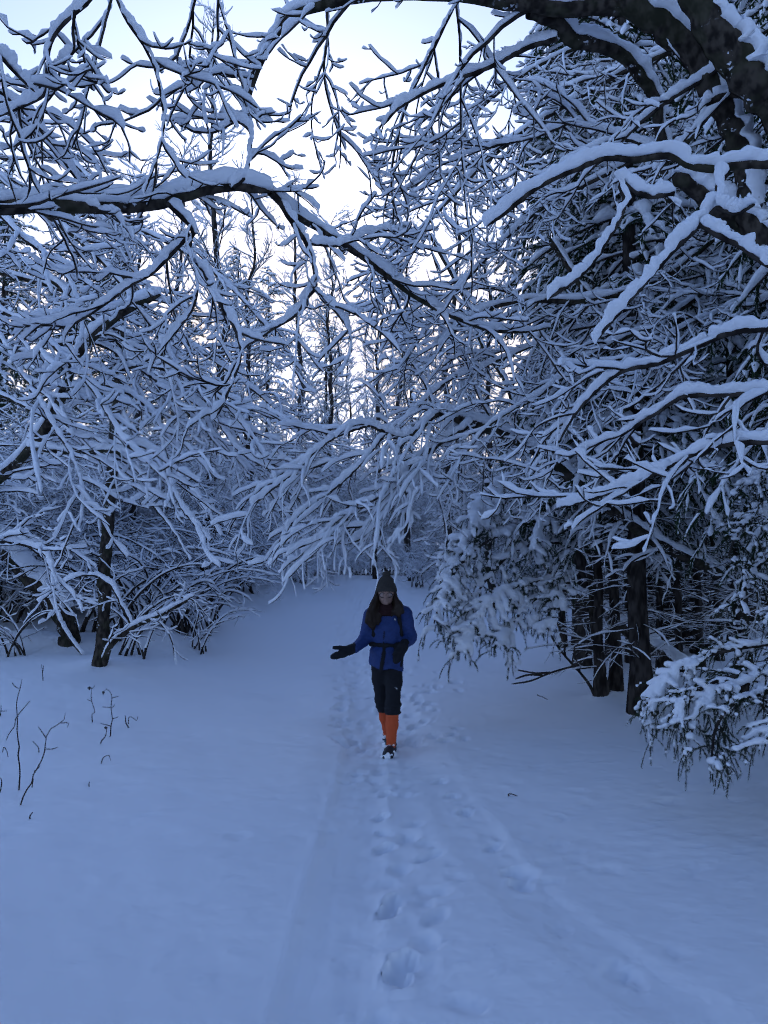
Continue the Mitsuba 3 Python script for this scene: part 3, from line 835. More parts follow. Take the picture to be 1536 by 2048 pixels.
# ------------------------------------------------------------------ tall slim leafless trees with upswept twigs
def tall_kind(seed, H, r0, nb=34, lean=0.0):
    g = rngs(seed)
    N = 30
    z = np.linspace(0, H, N)
    P = np.stack([np.cumsum(g.normal(lean, .05, N)), np.cumsum(g.normal(0, .05, N)), z], 1)[None]
    R = (r0 * (1 - z / H) ** .8 + .012)[None]
    a = grow(P, R, 5.5, (1.0, 2.6), 10, ang=(35, 65), t0=.22, t1=.99, droop=-.10, wig=.07, flat=3.0, rf=.5, rmin=.008, taper=.75, curl=.55, seed=seed)
    b = grow(a[0], a[1], 7.0, (.35, .9), 6, ang=(25, 55), droop=-.1, wig=.08, flat=1.2, rf=.6, rmin=.0055, curl=.35, seed=seed + 1)
    c = grow(b[0], b[1], 5.0, (.12, .3), 4, ang=(25, 55), droop=-.1, wig=.08, flat=1.2, rf=.6, rmin=.0045, curl=.3, seed=seed + 2)
    bk = join([bark_tubes(*a, 4), bark_tubes(*b, 3), bark_tubes(*c, 3)])
    sn = join([snow_tubes(*a, snow_h(*a, .032, seed=seed), 6, seed=seed), snow_tubes(*b, snow_h(*b, .03, seed=seed + 1), 5, seed=seed + 1), snow_tubes(*c, snow_h(*c, .024, seed=seed + 2), 5, seed=seed + 2, gaps=.05)])
    parts = {'trunk': (bark_tubes(P, R, 9, .05, seed), 'bark'), 'crown': (bk, 'bark'), 'crown__snow': (sn, 'snow_loose')}
    return {k: mikit.ply(m, mat, smooth=True) for k, (m, mat) in parts.items()}


TALL = [tall_kind(801, 15, .12), tall_kind(817, 12, .09)]
for i, (px, Y, kd, rot, s, lab) in enumerate([
        (408, 17.5, 0, 0, 1.0, 'tallest slim leafless tree rising dark against the pale sky'), (262, 15.5, 1, 70, .82, 'slim leafless sapling before the pale sky beside the tallest slim tree'),
        (752, 27, 1, 140, 1.05, 'slim leafless tree over the far end of the path'), (900, 22, 0, 200, .95, 'slim leafless tree standing where bare wood meets the dark spruces'), (120, 24, 1, 20, .85, 'slim leafless tree behind the thicket near the dark far pine'),
        (985, 19, 1, 250, .95, 'slim leafless tree half lost among the spruce tops'), (486, 21, 1, 120, 1.0, 'slim leafless tree just beside the tallest one where the level limb bends down'), (338, 19, 1, 210, 1.0, 'slim leafless tree above the middle of the level limb'), (575, 27, 0, 330, 1.0, 'slim leafless tree in front of the far spruces below the open sky'), (655, 29, 1, 80, 1.2, 'slim leafless tree under the open patch of sky'), (820, 26, 0, 150, .9, 'slim leafless tree behind the sweeping shoots by the spruces'),
        (700, 34, 1, 300, .95, 'faint slim leafless tree far along the path')]):
    p = at(px, 1145, Y)
    put(TALL[kd], 'slim_tree', lab, 'tree', place(p[0], p[1], rot, s))

for i, (x, y, kd, rot, s) in enumerate([(-2.8, 46, 0, 10, 1.0), (-.8, 49, 1, 100, 1.25), (1.0, 47, 0, 200, .95), (3.2, 45, 1, 40, 1.2), (-5.0, 44, 1, 80, 1.2), (5.4, 42, 0, 160, .9), (-1.8, 54, 0, 250, 1.1)]):
    put(TALL[kd], 'slim_tree', 'faint slim leafless tree closing the view at the far end of the path', 'tree', place(x, y, rot, s), 'faint slim trees at the end of the path')
# ------------------------------------------------------------------ spruces
def needles_on(P, R, per, ln, wd, seed, hang=.25):
    """single needle sprigs (one narrow triangle each) all round the twigs"""
    g = rngs(seed)
    b, n, _ = P.shape
    T, U, D, _k = frames(P)
    par = np.repeat(np.arange(b), per)
    t = g.uniform(.02, 1, len(par))
    B, Tn, Un, Dn = lerp_at(P, par, t), nrm(lerp_at(T, par, t)), nrm(lerp_at(U, par, t)), nrm(lerp_at(D, par, t))
    a = g.uniform(0, 2 * np.pi, len(par))
    o = Dn * np.cos(a)[:, None] + Un * np.sin(a)[:, None]
    f = g.uniform(.35, 1.0, len(par))[:, None]
    d = nrm(o * (1.1 - f * .6) + Tn * f)
    d[:, 2] -= hang * g.random(len(par))
    d = nrm(d)
    l = (ln * g.uniform(.7, 1.25, len(par)))[:, None]
    w = nrm(np.cross(d, o + 1e-3)) * (wd / 2)
    V = np.stack([B - w, B + w, B + d * l], 1).reshape(-1, 3)
    F = np.arange(len(V)).reshape(-1, 3)
    return V, F


def bough(P, R, seed, per=9, ln=(.35, .7), nd=46, needle=(.045, .007), snow=.055, sub=True, lump=.42, N2=8, hang=.9, ang=(35, 60), gaps=.12, flat=.35, pillow=1.15, pw=.55, SA=7):
    """(wood, needles, snow) of boughs given by their axes: a pillow of snow along the axis, sprays hanging from it, clots of snow on the sprays"""
    a = grow(P, R, per, ln, N2, ang=ang, t0=.10, droop=hang, wig=.05, flat=flat, rf=.5, rmin=.004, taper=.35, seed=seed)
    wood = [bark_tubes(P, R, 5), bark_tubes(*a, 3)]
    ndl = [needles_on(*a, nd, needle[0], needle[1], seed + 1), needles_on(P[:, P.shape[1] // 3:], R[:, P.shape[1] // 3:], nd, *needle, seed + 2)]
    Q = np.concatenate([P, R[..., None]], 2)
    Q = np.stack([resample(q, q.shape[0] * 2) for q in Q])
    sn = [snow_tubes(*a, snow_h(*a, snow, seed=seed), SA, lump=lump, seed=seed, gaps=gaps, wide=.62, steep=.25),
          snow_tubes(Q[..., :3], Q[..., 3], snow_h(Q[..., :3], Q[..., 3], snow * pillow, seed=seed + 1), SA + 1, lump=lump, seed=seed + 3, gaps=gaps * .6, wide=pw, steep=.3)]
    if sub:
        c = grow(a[0], a[1], per * 1.2, (.10, .24), 5, ang=(30, 60), droop=hang * 1.3, wig=.06, flat=.6, rf=.6, rmin=.003, seed=seed + 4)
        wood.append(bark_tubes(*c, 3))
        ndl.append(needles_on(*c, max(10, int(nd * .6)), needle[0] * .9, needle[1], seed + 5))
        sn.append(snow_tubes(*c, snow_h(*c, snow * .62, seed=seed + 5), 6, lump=lump * .8, seed=seed + 5, gaps=.42, wide=.6, steep=.2))
    return wood, ndl, sn


def spruce_kind(seed, H, zc, reach, r0, dead=26, dens=1.0, nd=26, gap=.45):
    g = rngs(seed)
    N = 24
    z = np.linspace(0, H, N)
    TP = np.stack([np.cumsum(g.normal(0, .012, N)), np.cumsum(g.normal(0, .012, N)), z], 1)[None]
    TR = (r0 * (1 - z / H) ** .85 + .01)[None]
    TR[0, :2] *= [1.5, 1.12]
    P, R = [], []
    zz = zc
    while zz < H - .25:
        f = (zz - zc) / (H - zc)
        for k in range(int(round(5 * dens + g.random()))):
            az = g.uniform(0, 2 * np.pi)
            L = reach * (1 - f) ** .75 * g.uniform(.65, 1.12) + .15
            d = np.array([math.cos(az), math.sin(az), .35 * f - .05])
            p = np.array([np.interp(zz, z, TP[0, :, 0]), np.interp(zz, z, TP[0, :, 1]), zz + g.normal(0, .08)])
            pts = [p]
            for i in range(8):
                d = d + [0, 0, -.13 * (1 - f) - .03]
                d = d / np.linalg.norm(d)
                p = p + d * L / 8
                pts.append(p)
            P.append(pts)
            R.append(np.linspace(.016, .005, 9))
        zz += g.uniform(.26, .42) * (1.15 - .4 * f)
    P, R = np.array(P), np.array(R)
    w, n, s = bough(P, R, seed + 9, per=5.6, ln=(.32, .66), nd=nd, needle=(.09, .023), snow=.042, sub=False, N2=6, hang=.8, gaps=gap, lump=.5, pillow=1.5, SA=5)
    q = []
    dp = grow(TP, TR, dead / (zc + .4), (.5, 1.5), 6, ang=(70, 100), t0=.4 / H, t1=(zc + .5) / H, droop=.12, wig=.08, flat=4, rf=.2, rmin=.006, rmax=.010, seed=seed + 20)
    dq = grow(*dp, 4, (.2, .5), 4, ang=(35, 60), droop=.1, flat=.5, rmin=.004, seed=seed + 21)
    dead_m = join([bark_tubes(*dp, 4), bark_tubes(*dq, 3)])
    dead_s = join([snow_tubes(*dp, snow_h(*dp, .014, seed=seed), 5, seed=seed, gaps=.5), snow_tubes(*dq, snow_h(*dq, .012, seed=seed), 5, seed=seed, gaps=.5)])
    parts = {'trunk': (bark_tubes(TP, TR, 10, .06, seed), 'bark'), 'trunk__dead_branch': (dead_m, 'bark'), 'trunk__snow': (dead_s, 'snow_loose'),
             'crown': (join(n), 'needle'), 'crown__branchwork': (join(w), 'bark'), 'crown__snow': (join(s), 'snow_loose')}
    return {k: mikit.ply(m, mat, smooth=(k != 'crown')) for k, (m, mat) in parts.items()}


SPRUCE = [spruce_kind(1101, 12.5, 3.0, 2.0, .105, dead=40), spruce_kind(1117, 10.0, 2.8, 1.7, .08, dead=36), spruce_kind(1131, 14.0, 2.0, 2.4, .13, dead=14), spruce_kind(1151, 11.0, 1.0, 2.1, .10, dead=4, nd=40, gap=.80, dens=.75),
          spruce_kind(1163, 9.0, 3.3, 1.3, .075, dead=36, dens=.5), spruce_kind(1171, 14.0, 1.2, 2.4, .14, dead=4, dens=.6)]


def put_spruce(kd, x, y, rot, s, label, group=None):
    k = put(SPRUCE[kd], 'spruce_tree', label, 'tree', place(x, y, rot, s, .05), group)
    stuff(k + '__trunk__dead_branch')
    stuff(k + '__trunk__snow')


for px, py, kd, rot, s, lab in [
        (1285, 1432, 0, 10, 1.05, 'spruce with the stout dark trunk standing closest to the path'), (1165, 1338, 0, 120, .95, 'straight dark spruce trunk rising behind the snow heavy low bough'),
        (1232, 1392, 1, 200, .85, 'thin dark spruce pole just beside the stout trunk'), (1203, 1398, 1, 300, .8, 'slender spruce stem tilted beside the bare dead shoots'),
        (1330, 1302, 0, 60, 1.15, 'thick spruce trunk in the deep shade behind the stout one'), (1308, 1290, 1, 20, .9, 'narrow spruce pole half hidden by the stout trunk')]:
    q = G(px, py)
    put_spruce(kd, q[0], q[1], rot, s, lab)
GS = 'spruces in the dark stand'
for px, py, kd, rot, s in [(1150, 1290, 4, 14, .7), (1188, 1300, 4, 55, .75), (1216, 1318, 4, 95, .7), (1270, 1290, 4, 145, .72), (1322, 1340, 4, 185, .7), (1362, 1345, 4, 235, .72), (1404, 1335, 4, 285, .75), (1440, 1320, 4, 325, .75), (1258, 1330, 4, 33, .75), (1345, 1325, 4, 77, .8), (1388, 1312, 4, 111, .8), (1128, 1300, 4, 222, .8), (1420, 1300, 4, 10, .8), (1470, 1300, 0, 70, .9), (1372, 1290, 1, 80, 1.0), (1395, 1268, 0, 150, 1.0), (1440, 1262, 2, 0, .9), (1420, 1240, 0, 10, 1.1), (1480, 1225, 2, 180, 1.0), (1540, 1215, 0, 100, 1.1), (1500, 1240, 0, 270, 1.1), (1560, 1225, 2, 60, 1.0), (1640, 1270, 0, 0, 1.1)]:
    q = G(px, py)
    put_spruce(kd, q[0], q[1], rot, s, 'snow dusted spruce deep in the dark stand', GS)
GO = 'spruces shading the path side'
for x, y, kd, rot, s in [(6.0, 3.6, 2, 0, .9), (5.6, 6.4, 0, 90, 1.0), (5.9, 8.9, 0, 200, 1.0), (5.0, 10.6, 0, 20, .95), (4.9, 7.6, 0, 45, 1.0), (7.6, 1.2, 2, 140, 1.0), (8.6, 4.6, 2, 240, 1.1)]:
    put_spruce(kd, x, y, rot, s, 'broad spruce standing just off the shaded side of the path', GO)
GB = 'far spruces behind the bare wood'
for x, y, kd, rot, s in [(-6.0, 38, 5, 0, 1.12), (-8.0, 40, 5, 90, 1.25), (-3.2, 41, 5, 140, 1.1), (1.5, 42, 5, 30, 1.2), (5.4, 41, 5, 200, 1.1), (7.5, 33, 5, 80, 1.2), (10.5, 30, 5, 10, 1.35), (9.4, 27, 5, 300, 1.2), (9.0, 24, 5, 170, 1.05), (-16.5, 32, 5, 60, 1.3), (-20, 36, 5, 0, 1.5), (-12.5, 42, 5, 250, 1.0),
                          (-8.4, 23, 3, 0, .95), (-8.6, 20, 3, 70, 1.0), (-11.5, 22, 3, 120, 1.05), (-7.4, 28, 3, 200, .95), (-14, 19, 3, 250, 1.1), (-9.5, 26, 3, 300, 1.1), (7.8, 24, 3, 40, 1.1), (9.0, 20.5, 3, 90, 1.1), (10, 18, 3, 140, 1.1), (7.2, 30, 3, 210, 1.2)]:
    put_spruce(kd, x, y, rot, s, 'snow dusted spruce far behind the bare thicket', GB)
GC = 'spruces standing behind the photographer'
for x, y, kd, rot, s in [(-3.6, -1.6, 0, 0, 1.0), (-5.4, 2.0, 5, 80, .9), (3.9, -1.4, 0, 160, 1.0), (.4, -5.0, 5, 240, .95), (-2.4, -5.6, 0, 30, 1.0), (3.2, -5.4, 5, 300, .95), (-6.5, -2.5, 5, 10, 1.0)]:
    put_spruce(kd, x, y, rot, s, 'snow dusted spruce standing behind the photographer', GC)
# ------------------------------------------------------------------ spruces whose low boughs hang close by the path, bough by bough
def near_spruce(label, trunk, boughs, seed, needle=(.034, .007), nd=64, per=13, ln=(.18, .42), crown=None, pad=.042, cover=.58, cell=.020):
    k = name_of('spruce_tree')
    tag(k, label, 'tree')
    q = resample(np.array(trunk, float), 24)
    rough_limb(k + '__trunk', q[None, :, :3], q[None, :, 3], 'bark', seed, 11)
    for i, l in enumerate(boughs):
        P, R = limb_of(l, 22)
        sd = seed + i * 11
        g = rngs(sd)
        a = grow(P, R, per, ln, 9, ang=(30, 75), t0=.12, droop=.9, wig=.06, flat=.6, rf=.5, rmin=.004, taper=.25, seed=sd)
        c = grow(a[0], a[1], per * 1.3, (ln[0] * .7, ln[1] * .8), 7, ang=(25, 60), droop=1.6, wig=.06, flat=.9, rf=.6, rmin=.003, taper=.2, pull=(0, 0, -.9), seed=sd + 1)
        b = f'{k}__bough' + (f'_{i:03d}' if i else '')
        add(b, join([bark_tubes(P, R, 6), bark_tubes(*a, 3), bark_tubes(*c, 3)]), 'bark')
        add(b + '__needle', join([needles_on(*a, nd, *needle, sd + 2), needles_on(*c, nd, *needle, sd + 3), needles_on(P[:, 8:], R[:, 8:], nd, *needle, sd + 4)]), 'needle', smooth=False)
        pts, rad = [], []
        for Q, m, r0, up in ((P, 3.0, pad * 1.15, .9), (a[0], 2.2, pad * .80, .8), (c[0], cover, pad * .50, .55)):
            q = np.stack([resample(x, int(x.shape[0] * 1.6)) for x in Q])
            w = (meshkit.fbm(q * 3.2, 2, sd + 7) - .5) * 1.6 + .5
            keep = g.random(q.shape[:2]) < np.clip(w * m * .62, .05, .97)
            r = r0 * (.6 + .7 * g.random(q.shape[:2])) * (.55 + .75 * np.clip(w, 0, 1))
            p = q + np.array([0, -.004, 1.0]) * (r * up)[..., None]
            pts.append(p[keep])
            rad.append(r[keep])
        add(b + '__snow', snow_pads(np.vstack(pts), np.concatenate(rad), cell, sd), 'snow_loose')
        stuff(b + '__needle')
        stuff(b + '__snow')
    if crown:
        for c, d in crown[0].items():
            if c.startswith('crown'):
                scene[f'{k}__{c}'] = {**d, 'to_world': crown[1]}
                stuff(f'{k}__{c}')
    return k


_a = G(1165, 1338)
ax, ay, az = _a
near_spruce('spruce with deep lumps of snow on drooping low boughs right behind the walker', [(ax, ay, az - .1, .13), (ax, ay, 2.0, .11), (ax, ay, 5.0, .09), (ax, ay, 9.0, .05), (ax, ay, 12, .02)], [
    line(10.6, 9.4, .022, .008, (1150, 930), (1090, 935), (1030, 950), (975, 990), (945, 1050)),
    line(10.4, 9.0, .024, .008, (1150, 985), (1080, 985), (1000, 1010), (945, 1060), (905, 1130), (888, 1200)),
    line(10.2, 8.6, .024, .008, (1140, 1050), (1060, 1050), (980, 1080), (920, 1130), (885, 1190), (864, 1262)),
    line(10.2, 8.8, .022, .008, (1150, 1090), (1080, 1085), (1020, 1110), (965, 1170), (930, 1240), (915, 1275)),
    line(10.0, 8.4, .022, .008, (1140, 1165), (1060, 1165), (1000, 1190), (955, 1240), (932, 1310)),
    line(10.0, 8.6, .02, .008, (1140, 1180), (1090, 1190), (1050, 1215), (1015, 1265), (1000, 1295)),
    line(9.8, 9.0, .018, .008, (1150, 1150), (1125, 1170), (1110, 1215), (1108, 1260)),
    line(9.9, 9.2, .018, .008, (1150, 1010), (1110, 1020), (1080, 1055), (1070, 1100)),
    line(10.0, 9.0, .020, .008, (1180, 735), (1130, 735), (1085, 770), (1060, 835)),
    line(10.0, 9.2, .020, .008, (1185, 750), (1150, 770), (1135, 820), (1130, 850)),
    line(10.3, 9.5, .020, .008, (1165, 860), (1110, 850), (1060, 875), (1020, 930)),
], 2000, crown=(SPRUCE[1], place(ax, ay, 140, 1.0, -1.6)))

tx, ty, tz = at(1790, 1140, 5.6)
near_spruce('spruce spreading broad white boughs low over the shaded snow, one hanging to the ground', [(tx, ty, gz(tx, ty) - .1, .15), (tx, ty, 2.0, .13), (tx, ty, 4.5, .11), (tx, ty, 8.0, .05)], [
    line(5.7, 5.6, .020, .007, (1690, 1290), (1600, 1282), (1520, 1290), (1440, 1305), (1365, 1330), (1310, 1385), (1288, 1450)),
    line(5.6, 5.2, .020, .007, (1690, 1320), (1600, 1325), (1520, 1345), (1440, 1360), (1375, 1400), (1335, 1470)),
    line(5.4, 4.9, .020, .007, (1690, 1370), (1600, 1372), (1530, 1385), (1470, 1405), (1432, 1455), (1422, 1530)),
    line(5.5, 5.1, .018, .007, (1690, 1345), (1580, 1345), (1480, 1370), (1415, 1395), (1388, 1450), (1380, 1480)),
    line(5.2, 4.8, .018, .007, (1690, 1420), (1610, 1420), (1560, 1445), (1530, 1490)),
    line(6.4, 6.0, .020, .007, (1690, 1000), (1600, 1005), (1530, 1025), (1480, 1060), (1455, 1115)),
    line(6.4, 6.0, .020, .007, (1690, 1080), (1610, 1085), (1545, 1110), (1500, 1155), (1482, 1205)),
    line(6.4, 6.0, .018, .007, (1690, 915), (1600, 915), (1540, 930), (1500, 970)),
    line(6.0, 5.6, .018, .007, (1690, 1150), (1620, 1160), (1570, 1190), (1545, 1240)),
], 2300, needle=(.024, .0042), nd=60, per=21, ln=(.12, .32), pad=.0235, cover=.72, cell=.012, crown=(SPRUCE[0], place(tx, ty, 30, .9, -.5)))

# ------------------------------------------------------------------ dead wood lying and standing in the dark stand
k = name_of('fallen_trunk')
tag(k, 'dark fallen trunk slanting down through the spruce stand with snow along its back', 'fallen tree')
P, R = limb_of([(1085, 1120, 12.5, .06), (1130, 1170, 12, .09), (1200, 1215, 11.6, .11), (1260, 1260, 11.2, .12), (1330, 1310, 10.8, .13), (1365, 1340, 10.5, .13)], 30)
P, R = rough_limb(k + '__trunk', P, R, 'old_bark', 61, 11)
limb_snow(k + '__trunk__snow', P, R, .05, 62, gaps=.2)
k = name_of('fallen_trunk')
tag(k, 'dark fallen trunk lying level between the spruce poles with broken stubs', 'fallen tree')
P, R = limb_of([(1190, 1225, 13, .07), (1290, 1228, 13, .10), (1380, 1236, 12.8, .12), (1440, 1240, 12.6, .13)], 24)
rough_limb(k + '__trunk', P, R, 'old_bark', 63, 11)
P2, R2 = limb_of([(1310, 1234, 12.9, .03), (1345, 1240, 12.5, .026), (1365, 1238, 12.2, .02)], 10)
rough_limb(k + '__stub', P2, R2, 'bark', 64, 7)


def twig_plant(base, label, cat, lines, Y, r, snow, seed, group=None):
    k = name_of(base)
    tag(k, label, cat, group)
    for i, l in enumerate(lines):
        n = 14
        P, R = limb_of(line(Y, Y, r * (1 if i == 0 else .7), r * .45, *l), n)
        s = k + ('__stem' if i == 0 else '__twig' + (f'_{i - 1:03d}' if i > 1 else ''))
        add(s, bark_tubes(P, R, 5, .12, seed + i), 'bark')
        if snow and i == 0:
            add(s + '__snow', snow_tubes(P, R, np.full((1, n), snow), 6, seed=seed + i, gaps=.45), 'snow_loose')
    return k


Yd = G(1190, 1398)[1]
twig_plant('dead_sapling', 'bare dead sapling bending sideways out of the shaded snow by the thin spruce pole', 'sapling', [
    [(1192, 1402), (1182, 1375), (1160, 1345), (1130, 1312), (1110, 1285), (1098, 1262), (1085, 1235)],
    [(1150, 1332), (1125, 1338), (1095, 1348), (1060, 1362), (1022, 1368)], [(1100, 1345), (1070, 1346), (1025, 1338)], [(1085, 1350), (1055, 1350), (1030, 1358)],
    [(1130, 1312), (1128, 1285), (1118, 1255), (1102, 1225)], [(1160, 1345), (1150, 1310), (1148, 1280)]], Yd, .022, 0, 71)
twig_plant('dead_twig', 'thin dead twig lying on the shaded snow below the drooping bough', 'twig', [[(1074, 1390), (1085, 1394), (1102, 1403)]], G(1085, 1400)[1], .006, 0, 72)
_y = G(1030, 1592)[1]
twig_plant('dead_twig', 'small bent twig sticking out of the open snow beside the side trail', 'twig', [[(1018, 1592), (1017, 1588), (1024, 1588), (1034, 1592), (1047, 1598)]], _y, .006, 0, 73)
for px, py, lx, ly, Yo, r, lab in [(1255, 1300, 1215, 1395, 0, .10, 'old stump like pole leaning among the spruce trunks'), ]:
    q = G(lx, ly)
    k = name_of('dead_pole')
    tag(k, lab, 'dead tree')
    P, R = limb_of([(lx, ly + 6, q[1], .07), (1200, 1330, q[1], .055), (1188, 1260, q[1] + .2, .05), (1180, 1150, q[1] + .4, .04), (1170, 1050, q[1] + .6, .03)], 24)
    rough_limb(k + '__trunk', P, R, 'old_bark', 65, 9)

# ------------------------------------------------------------------ little stems poking out of the bank
STEMS = [
    ('tall kinked dead stem with one side shoot, standing apart on the snowy bank', [[(38, 1580), (40, 1540), (36, 1510), (39, 1488), (34, 1470), (35, 1440), (33, 1405), (40, 1378), (44, 1358)], [(36, 1430), (46, 1418), (60, 1402)], [(36, 1432), (31, 1438), (29, 1452), (18, 1468), (12, 1482)], [(37, 1377), (29, 1372), (24, 1365)]], 1580, .006),
    ('long dead stem lying aslant on the snow with forked tips', [[(41, 1610), (50, 1584), (62, 1570), (68, 1545), (80, 1528), (90, 1500), (92, 1475), (104, 1455), (122, 1446), (131, 1434), (131, 1424)], [(91, 1498), (104, 1498), (116, 1494)], [(92, 1476), (84, 1464), (76, 1453)], [(78, 1505), (76, 1494), (65, 1482)], [(122, 1446), (136, 1446), (135, 1455)], [(68, 1543), (76, 1537), (81, 1530)], [(64, 1575), (66, 1562), (68, 1558)]], 1610, .0055),
    ('small dead stem with short side twigs and a nodding seed head', [[(221, 1473), (222, 1452), (225, 1438), (223, 1426), (222, 1414), (224, 1394), (219, 1382), (213, 1378), (207, 1384)], [(221, 1452), (210, 1449), (201, 1447)], [(225, 1438), (233, 1435), (237, 1433)], [(221, 1415), (210, 1414), (204, 1414)], [(223, 1416), (228, 1412), (230, 1409)], [(224, 1395), (232, 1394), (238, 1392)]], 1473, .006),
    ('thin dead stem with a drooping seed head beside the nodding one', [[(185, 1446), (184, 1428), (190, 1424), (184, 1405), (182, 1392), (184, 1378), (178, 1376)], [(184, 1378), (190, 1371)], [(183, 1403), (177, 1400), (174, 1398)]], 1446, .005),
    ('short crooked dead stem just below the nodding seed head', [[(201, 1487), (204, 1480), (210, 1474), (213, 1462), (211, 1455)]], 1487, .006),
    ('bent dead twig forming a small arch on the bank', [[(202, 1527), (207, 1515), (218, 1511), (221, 1522)]], 1527, .005),
    ('pair of dark crooked stubs and a thin arching twig on the bank', [[(258, 1456), (252, 1446), (251, 1436), (250, 1431)], [(257, 1448), (258, 1434), (266, 1436), (273, 1441), (276, 1432)]], 1456, .007),
    ('tiny upright twig tip alone in the smooth snow', [[(178, 1573), (178, 1567), (179, 1563)]], 1573, .005),
    ('thin grass like stalks near the slim dark trunk', [[(86, 1362), (85, 1345), (83, 1328)], [(85, 1345), (87, 1336), (86, 1330)]], 1362, .006),
    ('little forked dead twig at the foot of the slanting stem', [[(60, 1640), (60, 1632), (66, 1624)]], 1640, .006),
    ('dead sprig at the edge of the bank with one level side twig', [[(0, 1434), (2, 1422), (2, 1410)], [(1, 1422), (8, 1422), (15, 1422)]], 1434, .006),
    ('small dead twig pair near the edge of the bank lower down', [[(0, 1585), (3, 1570), (3, 1560), (0, 1555)], [(5, 1505), (8, 1494), (14, 1504), (16, 1515)]], 1585, .005),
]
for i, (lab, lines, by, r) in enumerate(STEMS):
    bx = lines[0][0][0]
    Y = G(bx, by)[1]
    k = twig_plant('dead_weed', lab, 'dead plant', lines, Y, r, 0, 300 + i * 7)
    if 'seed head' in lab:
        g = rngs(400 + i)
        e = at(*lines[0][-1], Y)
        import trimesh
        blobs = []
        for j in range(5):
            m = trimesh.creation.icosphere(subdivisions=1, radius=.008)
            m.apply_translation(e + g.normal(0, .008, 3))
            blobs.append((np.array(m.vertices), np.array(m.faces)))
        add(k + '__seed_head', join(blobs), 'bark')
# ------------------------------------------------------------------ the walker
class Field:
    """a signed distance on a grid, positive inside, built from rounded bones and ellipsoids"""

    def __init__(self, lo, hi, h):
        self.lo, self.h = np.array(lo, float), h
        n = np.ceil((np.array(hi) - self.lo) / h).astype(int) + 1
        ax = [self.lo[k] + np.arange(n[k]) * h for k in range(3)]
        self.P = np.stack(np.meshgrid(*ax, indexing='ij'), -1)
        self.F = np.full(n, -1.0)

    def put(self, f, k):
        if k <= 0:
            self.F = np.maximum(self.F, f)
            return
        a, b = self.F, f
        t = np.maximum(k - np.abs(a - b), 0) / k
        self.F = np.maximum(a, b) + t * t * k * .25

    def bone(self, a, b, ra, rb, k=.02, sq=(1, 1, 1)):
        a, b, sq = np.array(a, float), np.array(b, float), np.array(sq, float)
        d = (b - a)
        t = np.clip(((self.P - a) @ d) / (d @ d), 0, 1)
        q = (self.P - a - t[..., None] * d) / sq
        self.put(ra + (rb - ra) * t - np.linalg.norm(q, axis=-1), k)

    def chain(self, pts, k=.02, sq=(1, 1, 1)):
        for (a, ra), (b, rb) in zip(pts[:-1], pts[1:]):
            self.bone(a, b, ra, rb, k, sq)

    def egg(self, c, r, k=.02):
        c, r = np.array(c, float), np.array(r, float)
        q = np.linalg.norm((self.P - c) / r, axis=-1)
        self.put((1 - q) * r.min(), k)

    def cut_below(self, z):
        self.F = np.minimum(self.F, self.P[..., 2] - z)

    def cut_above(self, z):
        self.F = np.minimum(self.F, z - self.P[..., 2])

    def wrinkle(self, amp, scale, seed, stretch=(1, 1, 1)):
        m = np.abs(self.F) < .03
        self.F[m] += amp * (meshkit.fbm(self.P[m] * scale * np.array(stretch), 3, seed) - .5) * 2

    def mesh(self, smooth=0):
        v, f = surface_net(self.F, self.lo, self.h)
        return v, f


_q = G(775, 1500)
PX, PY = _q[0] - .01, _q[1] + .2
SC = 356 / FPX * PY / 1.72
PZ = gz(PX + .03, PY - .22) - .045
walker = name_of('person')
tag(walker, 'walker in a blue jacket, pompom hat and bright orange gaiters holding one hand out', 'person')


def wear(part, field, mat, smooth=True):
    v, f = field.mesh()
    add(f'{walker}__{part}', (v * SC + [PX, PY, PZ], f), mat, smooth=smooth)


def cloth(name, a, b, rough=.8, scale=160):
    scene[name] = two({'type': 'principled', 'base_color': mikit.proc(lambda p, n, uv: tmix(a, b, tfbm(p.x * scale, p.y * scale, p.z * scale, 2))), 'roughness': rough, 'specular': .25})


cloth('jacket_blue', (.014, .034, .125), (.021, .049, .175), .6, 60)
cloth('black_cloth', (.006, .007, .010), (.014, .015, .019), .8)
cloth('hat_wool', (.030, .028, .026), (.075, .068, .060), .95, 220)
cloth('gaiter_orange', (.48, .074, .022), (.60, .100, .030), .7)
cloth('hair_brown', (.012, .007, .005), (.035, .020, .012), .55, 200)
cloth('skin', (.27, .165, .13), (.32, .20, .16), .55, 60)
cloth('scarf_red', (.020, .008, .009), (.034, .011, .012), .9, 200)
cloth('boot_leather', (.008, .010, .016), (.030, .032, .040), .6, 80)
cloth('emblem_white', (.55, .56, .58), (.62, .63, .65), .8)
scene['lens'] = {'type': 'thindielectric'}

# joints (facing -y, x to the picture's right)
SH_R, EL_R, WR_R, HA_R = (-.150, .03, 1.300), (-.195, .00, 1.085), (-.300, -.16, 1.005), (-.385, -.22, .975)
SH_L, EL_L, WR_L, HA_L = (.172, .04, 1.318), (.226, .05, 1.085), (.165, -.13, 1.030), (.125, -.18, .970)
HIP_R, KN_R, AN_R = (-.062, .03, .90), (-.040, .12, .48), (.020, .30, .11)
HIP_L, KN_L, AN_L = (.068, .02, .90), (.060, -.09, .47), (.040, -.10, .10)

